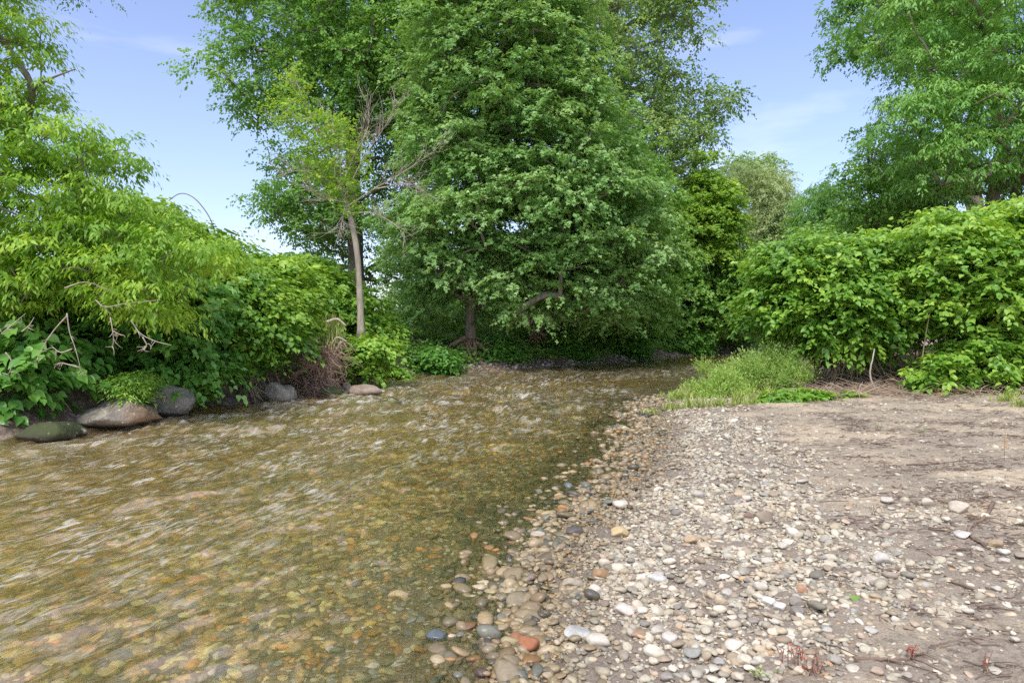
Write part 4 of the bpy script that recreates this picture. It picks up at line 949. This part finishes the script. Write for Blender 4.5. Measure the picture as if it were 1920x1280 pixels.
# ------------------------------------------------------------------ torn root mass
q0 = W(600, 735, 13.6)
tr_ = thing('root_mass', 'torn root mass with hanging brown roots and a grass topped sod beside the slender tree', 'tree roots', (q0[0], 13.8, 0.0))
off = np.array(tr_.location); rg = RS(71)
V = lump(ICO[4][0], rg, .3, 2); V = V + nrm(V) * (.12 * np.sin(V @ rg.normal(size=3) * 8) + .08 * np.sin(V @ rg.normal(size=3) * 15))[:, None]
V = V + np.c_[V[:, 2] * .55, V[:, 2] * 0, V[:, 2] * 0]; cpt = W(600, 682, 13.9); ob = mesh('soil', V * np.array([.36, .3, .66]) + cpt - off, ICO[4][1], M['soil']); ob.parent = tr_
fine = Acc(); thick = Acc()
for k in range(380):
    a = rg.uniform(-2.6, -.2) if k % 3 else rg.uniform(-1.5, .6)
    py_ = rg.uniform(640, 738); top = W(632 - (py_ - 600) * .36 + rg.normal() * 19, py_, 13.3 + rg.uniform(-.1, .3))
    ln = rg.uniform(.15, .55); h = np.array([math.cos(a) * rg.uniform(.2, 1.3), -.5 * rg.uniform(0, 1), -rg.uniform(-.1, 1)]) ; h = nrm(h) * ln
    end = top + h; end[2] = max(end[2], .03)
    V, Fc = tube(smooth_path([top, top + h * .4 + rg.normal(size=3) * .05 + np.array([0, -.06, .02]), end], 6), np.linspace(rg.uniform(.004, .011), .002, 6), 4, rg=rg); fine.add(V - off, Fc)
for k in range(90):   # tangle at the base
    p = W(rg.normal(582, 30), rg.uniform(700, 745), 13.4 + rg.uniform(-.15, .3)); h = nrm(rg.normal(size=3)) * rg.uniform(.15, .45); h[2] = abs(h[2]) * .7
    V, Fc = tube(smooth_path([p, p + h * .5 + rg.normal(size=3) * .05, p + h], 5), np.linspace(.009, .003, 5), 4, rg=rg); fine.add(V - off, Fc)
fine.build('fine_roots', M['rootfine']).parent = tr_
for q, r in [([(560,672),(590,690),(612,702)], .085), ([(548,705),(575,690),(600,680)], .06), ([(640,640),(628,660),(618,690),(600,712)], .02), ([(590,712),(612,700),(622,680),(640,660)], .022), ([(600,700),(620,716),(625,735)], .014), ([(612,604),(632,598),(648,610)], .03), ([(650,640),(632,632),(622,645)], .018), ([(605,718),(625,728),(645,742)], .02)]:
    p_ = smooth_path([W(a, b_, 13.35) for a, b_ in q], 9); V, Fc = tube(p_ - off, np.linspace(r, r * .6, 9), 8, .1, rg); acc = Acc(); acc.add(V, Fc); acc.build('root', M['root' if r > .05 else 'dead']).parent = tr_
n = 900; P = np.array([W(rg.normal(622, 9), rg.uniform(602, 655), 13.5 + rg.uniform(-.1, .2)) for _ in range(n)]) - off
a = rg.uniform(-3.1, 0, n); D = nrm(np.c_[np.cos(a) * .5, np.sin(a) * .5, np.where(rg.uniform(0, 1, n) < .5, .9, -.7)])
V, Fc, ti = leaves(P, D, nrm(np.c_[np.cos(a), np.sin(a), .4 + 0 * a]), rg.uniform(.1, .24, n), 'blade', rg.uniform(0, .8, n)); ob = mesh('turf', V, Fc, M['grass'], attrs={'tint': ti}); ob.parent = tr_

# dead cane fan
t = thing('dead_canes', 'fan of dead brown canes splayed at the waterline left of the sloping boulder', 'dead canes', W(450, 745, 12.5)); off = np.array(t.location)
acc = Acc()
for k in range(75):
    a = W(rg.normal(455, 16), rg.uniform(700, 728), 12.7 + rg.uniform(-.2, .3)); b_ = W(455 + rg.uniform(-75, 55), rg.uniform(728, 764), 12.2 + rg.uniform(-.2, .3)); b_[2] = max(b_[2], .02)
    V, Fc = tube(smooth_path([a, (a + b_) / 2 + np.array([0, -.05, .06]) + rg.normal(size=3) * .03, b_], 6), np.linspace(.009, .004, 6), 4, rg=rg); acc.add(V - off, Fc)
acc.build('canes', M['litter']).parent = t
# arching dead cane on the skyline
acc = Acc(); p_ = smooth_path([W(a, b_, 14.0) for a, b_ in [(300,398),(315,378),(338,363),(362,370),(385,395),(400,425),(405,460)]], 26); V, Fc = tube(p_, np.linspace(.008, .013, 26), 5, .05); acc.add(V, Fc)
tag(acc.build('dead_cane', M['stick']), 'single bare cane arching against the sky above the left thicket', 'cane')

# pale bent stick and standing stems by the right thicket
def stick(pts, r, label, mat='stick', name='stick', cat='stick', side=0, seed=0, group=None, kn=.12, Yd=None, taper=.4):
    rg = RS(seed + 900)
    P = []
    for e in pts:
        if len(e) == 2: g_ = G(*e); g_[2] += r * .9
        else: g_ = W(*e)
        P.append(g_)
    P = np.array(P); n = max(10, len(P) * 5); pp = smooth_path(P, n); pp += rg.normal(size=pp.shape) * r * .18
    acc = Acc(); V, Fc = tube(pp, np.linspace(r, r * taper, n), 8, kn, rg); acc.add(V, Fc)
    for k in range(side):
        j = rg.randint(2, n - 2); dv = nrm(pp[j + 1] - pp[j - 1]); dv = nrm(dv + rg.normal(size=3) * .6 * np.array([1, 1, .3])) * rg.uniform(3, 9) * r * 2
        V, Fc = tube(smooth_path([pp[j], pp[j] + dv * .5 + rg.normal(size=3) * r * .5, pp[j] + dv], 5), np.linspace(r * .45, r * .15, 5), 5, .1, rg); acc.add(V, Fc)
    return tag(acc.build(name, M[mat]), label, cat, group)
stick([(1642,733,12.6),(1632,705,12.6),(1634,680,12.6),(1640,655,12.7)], .018, 'pale bent dead stick standing at the foot of the knotweed mound', 'dead', taper=.6)
stick([(1862,945),(1852,965),(1838,980),(1822,985),(1816,1000),(1828,1015),(1850,1025)], .014, 'curved grey brown driftwood branch on the mud at right', 'stick', 'driftwood', 'driftwood', 1, 3)
stick([(1448,1284),(1462,1264),(1476,1247)], .013, 'short pale broken stick at the bottom edge of the gravel', 'dead', seed=4, taper=.8)
stick([(1552,1152),(1580,1143),(1606,1132)], .004, 'thin straight twig left of the fallen leaf', 'stick', seed=5, name='twig', cat='twig')
stick([(1608,1134),(1635,1150),(1665,1166)], .006, 'dark twig running right from the fallen leaf', 'stick', seed=6, name='twig', cat='twig', side=2)
stick([(1700,872),(1760,870),(1810,864),(1850,866)], .009, 'long thin dark stick lying across the sandy mud', 'stick', seed=7, side=2)
stick([(1745,935),(1770,942),(1800,952)], .008, 'dark stick beside the pale angular stone on the mud', 'stick', seed=8, side=1)
stick([(1655,1072),(1680,1070),(1698,1067)], .010, 'charred looking short stick by the angular stone', 'stick', seed=9, side=3)
stick([(1600,1238),(1650,1240),(1720,1238)], .010, 'dark half buried stick near the bottom right', 'stick', seed=10, side=3)
stick([(1780,1090),(1830,1108),(1870,1122)], .008, 'dark ridge of a twig on the mud below the curved branch', 'stick', seed=11, side=4, name='twig', cat='twig')
# fallen leaf
q = G(1608, 1128)
V, Fc, ti = leaves(np.array([q + [-.03, 0, .015]]), np.array([[1, .3, .15]]), np.array([[0, -.4, 1.]]), np.array([.05]), 'heart', np.array([.35]))
tag(mesh('fallen_leaf', V, Fc, M['weed'], attrs={'tint': ti}), 'pale green fallen leaf lying where two twigs meet', 'leaf')

# seedlings
def seedling(px, py, h, label, mat, seed, stems=5, w=.03, leafn=5, ls=.02, name='seedling', group='seedlings on the bar'):
    rg = RS(seed); q = G(px, py); hm = h / F * q[1]
    t = thing(name, label, 'seedling', q, group); acc = Acc(); P, D = [], []
    for k in range(stems):
        b_ = np.array([rg.normal() * w, rg.normal() * w * .6, -.005]); e = b_ + np.array([rg.normal() * .02, rg.normal() * .02, hm * rg.uniform(.55, 1)])
        V, Fc = tube(smooth_path([b_, (b_ + e) / 2 + rg.normal(size=3) * .004, e], 5), np.linspace(.0028, .0015, 5), 4); acc.add(V, Fc)
        for j in range(leafn):
            tt = rg.uniform(.45, 1); P.append(b_ * (1 - tt) + e * tt); a = rg.uniform(0, 6.28); D.append([math.cos(a), math.sin(a), rg.uniform(.1, 1.1)])
    acc.build('stems', M['stick'] if mat != 'red' else M['root']).parent = t
    P, D = np.array(P), np.array(D); V, Fc, ti = leaves(P, D, np.tile([0, 0, 1.], (len(P), 1)) + rg.normal(size=(len(P), 3)) * .2, np.full(len(P), ls) * rg.uniform(.6, 1.3, len(P)), 'lance', rg.uniform(0, 1, len(P)))
    ob = mesh('leaves', V, Fc, M[mat], attrs={'tint': ti}); ob.parent = t
seedling(1490, 1252, 46, 'red stemmed seedlings clustered in dark debris at the bottom', 'red', 501, 14, .035, 4, .018)
seedling(1528, 1262, 34, 'shorter red seedlings right of the main red cluster', 'red', 502, 10, .03, 4, .018)
seedling(1708, 1238, 36, 'small red leaved seedling tuft on the near mud', 'red', 503, 6, .012, 5, .022)
seedling(1735, 1238, 26, 'bare brown seedling stem right of the red tuft', 'red', 504, 2, .008, 1, .012)
seedling(1578, 1105, 26, 'tiny red seedling amid stones on the mud', 'red', 505, 3, .01, 4, .014)
seedling(1716, 1142, 24, 'tiny red tipped seedling right of the fallen leaf', 'red', 506, 3, .01, 3, .014)
seedling(1642, 965, 24, 'three short dark stems sprouting in the middle of the mud', 'red', 507, 4, .02, 1, .012)
seedling(1800, 942, 26, 'reddish seedlings above the biggest cream stone on the mud', 'red', 508, 6, .035, 2, .014)
seedling(1862, 940, 40, 'thin dark upright stem at the top of the curved branch', 'red', 509, 1, .004, 3, .012)
seedling(1884, 862, 70, 'thin stalk topped with a rusty orange leaf at the right of the mud', 'rust', 510, 1, .004, 5, .05)
seedling(1645, 808, 18, 'small green seedling on the sandy mud', 'weed', 511, 3, .03, 4, .05)
seedling(1732, 818, 22, 'sparse green seedling right of the other one on the sandy mud', 'weed', 512, 3, .03, 3, .04)
seedling(1430, 1274, 26, 'bright green round leaved seedling at the bottom of the gravel', 'weed', 513, 6, .035, 4, .028)
seedling(1850, 1262, 44, 'brown stemmed seedling with red leaves at the lower right', 'red', 514, 4, .012, 4, .02)
seedling(1748, 755, 30, 'orange leaved seedling at the foot of the right thicket', 'rust', 515, 4, .05, 4, .05)

# litter and debris
rg = RS(81)
acc = Acc()
for k in range(1100):   # dead cane litter beneath right thicket
    x = (rg.uniform(1480, 2000) - CX) / F * 13.0; y = 12.6 + rg.uniform(-.75, 1.6) + .2 * rg.normal(); z = float(ground(np.array([x]), np.array([y]))[0])
    a = rg.uniform(0, 3.14); ln = rg.uniform(.12, .7); up_ = rg.uniform(-.02, .4) * ln
    p0 = np.array([x, y, z + .01 + rg.uniform(0, .06)]); p1 = p0 + np.array([math.cos(a) * ln, math.sin(a) * ln * .6, up_])
    V, Fc = tube(smooth_path([p0, (p0 + p1) / 2 + rg.normal(size=3) * .02, p1], 4), np.linspace(.009, .004, 4) * rg.uniform(.5, 1.2), 4, rg=rg); acc.add(V, Fc)
tag(acc.build('plant_litter', M['litter']), 'dead knotweed canes littering the ground under the right thicket', 'litter', kind='stuff')
acc = Acc()
c = np.concatenate([rg.uniform([.8, 2.5], [6.5, 9.5], (15000, 2)), rg.uniform([2.5, 9], [9, 13.3], (5000, 2))]); z, ins, dr, dl = terr(c[:, 0], c[:, 1])
kf = fbm(c[:, 0] * 1.2, c[:, 1] * 1.6, 4, 55); kk = rg.uniform(0, 1, len(c)) < .1 + .75 * sst(0, .25, kf) + .5 * np.exp(-((c[:, 0] - 3.25) / .5) ** 2 - ((c[:, 1] - 4.8) / .45) ** 2); z = z + np.where(c[:, 1] > 0, .0, 0); c, z, ins = c[kk], z[kk] + .03 * (np.abs(fbm(c[kk, 0] * 3.1, c[kk, 1] * 4.2, 4, 131)) - .15), ins[kk]
for (x, y), zz, i_ in zip(c, z, ins):
    if i_ or (x < xgrav(y) - .3 and rg.uniform() < .75): continue
    a = rg.normal() * .8 - .3; ln = rg.uniform(.012, .11) * (1 if rg.uniform() < .93 else 2.5)
    p0 = np.array([x, y, zz + .006]); p1 = p0 + np.array([math.cos(a) * ln, math.sin(a) * ln, rg.uniform(-.1, .25) * ln])
    V, Fc = tube(np.array([p0, (p0 + p1) / 2 + rg.normal(size=3) * ln * .08, p1]), np.array([.7, 1, .5]) * rg.uniform(.0014, .0052), 3, rg=rg); acc.add(V, Fc)
tag(acc.build('debris', M['stick']), 'fine dark twigs and plant crumbs strewn over the mud', 'debris', kind='stuff')

# ------------------------------------------------------------------ sky, sun, camera
EL, AZ = math.radians(52), math.radians(200)   # sun direction: azimuth from +Y clockwise
wd = bpy.data.worlds.new('World'); bpy.context.scene.world = wd; wd.use_nodes = True; nt = wd.node_tree; nt.nodes.clear(); L = nt.links.new
sk = nd(nt, 'ShaderNodeTexSky'); sk.sky_type = 'NISHITA'; sk.sun_disc = False; sk.sun_elevation = EL; sk.sun_rotation = AZ
sk.air_density = 1.0; sk.dust_density = 1.2; sk.ozone_density = 2.5
tc = nd(nt, 'ShaderNodeTexCoord'); mp = nd(nt, 'ShaderNodeMapping'); mp.inputs['Scale'].default_value = (1, 1, 3.5); L(tc.outputs['Generated'], mp.inputs[0])
n = nd(nt, 'ShaderNodeTexNoise', i_Scale=2.2, i_Detail=7.0, i_Roughness=.55, i_Distortion=.4); L(mp.outputs[0], n.inputs[0])
cr = ramp(nt, [(.56, (0,)*3), (.85, (.5,)*3)], n.outputs[0])
sp = nd(nt, 'ShaderNodeSeparateXYZ'); L(tc.outputs['Generated'], sp.inputs[0])
hi = nd(nt, 'ShaderNodeMapRange'); L(sp.outputs[2], hi.inputs[0]); hi.inputs[1].default_value = .46; hi.inputs[2].default_value = .85; hi.inputs[3].default_value = .0; hi.inputs[4].default_value = .6
ad = nd(nt, 'ShaderNodeMath', operation='ADD', use_clamp=True); L(cr.outputs[0], ad.inputs[0]); L(hi.outputs[0], ad.inputs[1])
lo_ = nd(nt, 'ShaderNodeMapRange'); L(sp.outputs[2], lo_.inputs[0]); lo_.inputs[1].default_value = 0; lo_.inputs[2].default_value = .45; lo_.inputs[3].default_value = .15; lo_.inputs[4].default_value = .07
ad2 = nd(nt, 'ShaderNodeMath', operation='ADD', use_clamp=True); L(ad.outputs[0], ad2.inputs[0]); L(lo_.outputs[0], ad2.inputs[1]); ad = ad2
mx = nd(nt, 'ShaderNodeMix', data_type='RGBA'); L(ad.outputs[0], mx.inputs[0]); L(sk.outputs[0], mx.inputs[6]); mx.inputs[7].default_value = (7.0, 7.1, 7.2, 1)
ml = nd(nt, 'ShaderNodeMix', data_type='RGBA', blend_type='MULTIPLY'); ml.inputs[0].default_value = 1; L(mx.outputs[2], ml.inputs[6]); ml.inputs[7].default_value = (1.48, 1.44, 1.64, 1)
bg = nd(nt, 'ShaderNodeBackground'); bg.inputs[1].default_value = .15; L(ml.outputs[2], bg.inputs[0])
wo = nd(nt, 'ShaderNodeOutputWorld'); L(bg.outputs[0], wo.inputs[0])
sl = bpy.data.lights.new('sun', 'SUN'); sl.energy = 3.4; sl.angle = math.radians(12); sl.color = (1, .95, .86)
so = bpy.data.objects.new('sun', sl); col.objects.link(so)
dv = Vector((math.sin(AZ) * math.cos(EL), math.cos(AZ) * math.cos(EL), math.sin(EL)))
so.rotation_euler = dv.to_track_quat('Z', 'Y').to_euler(); so.location = dv * 50
cam = bpy.data.cameras.new('camera'); co = bpy.data.objects.new('camera', cam); col.objects.link(co)
cam.sensor_width = 36; cam.lens = 24; cam.shift_y = -(640 - HZ) / 1920; cam.clip_end = 2000; cam.clip_start = .05
co.location = (0, 0, CAMH); co.rotation_euler = (math.pi / 2, 0, 0)
sc = bpy.context.scene; sc.camera = co
sc.render.engine = 'CYCLES'; sc.view_settings.view_transform = 'Standard'; sc.view_settings.look = 'None'; sc.view_settings.exposure = 0
sc.cycles.max_bounces = 6; sc.cycles.diffuse_bounces = 3; sc.cycles.glossy_bounces = 2; sc.cycles.transparent_max_bounces = 8; sc.cycles.transmission_bounces = 3
sc.cycles.use_denoising = False
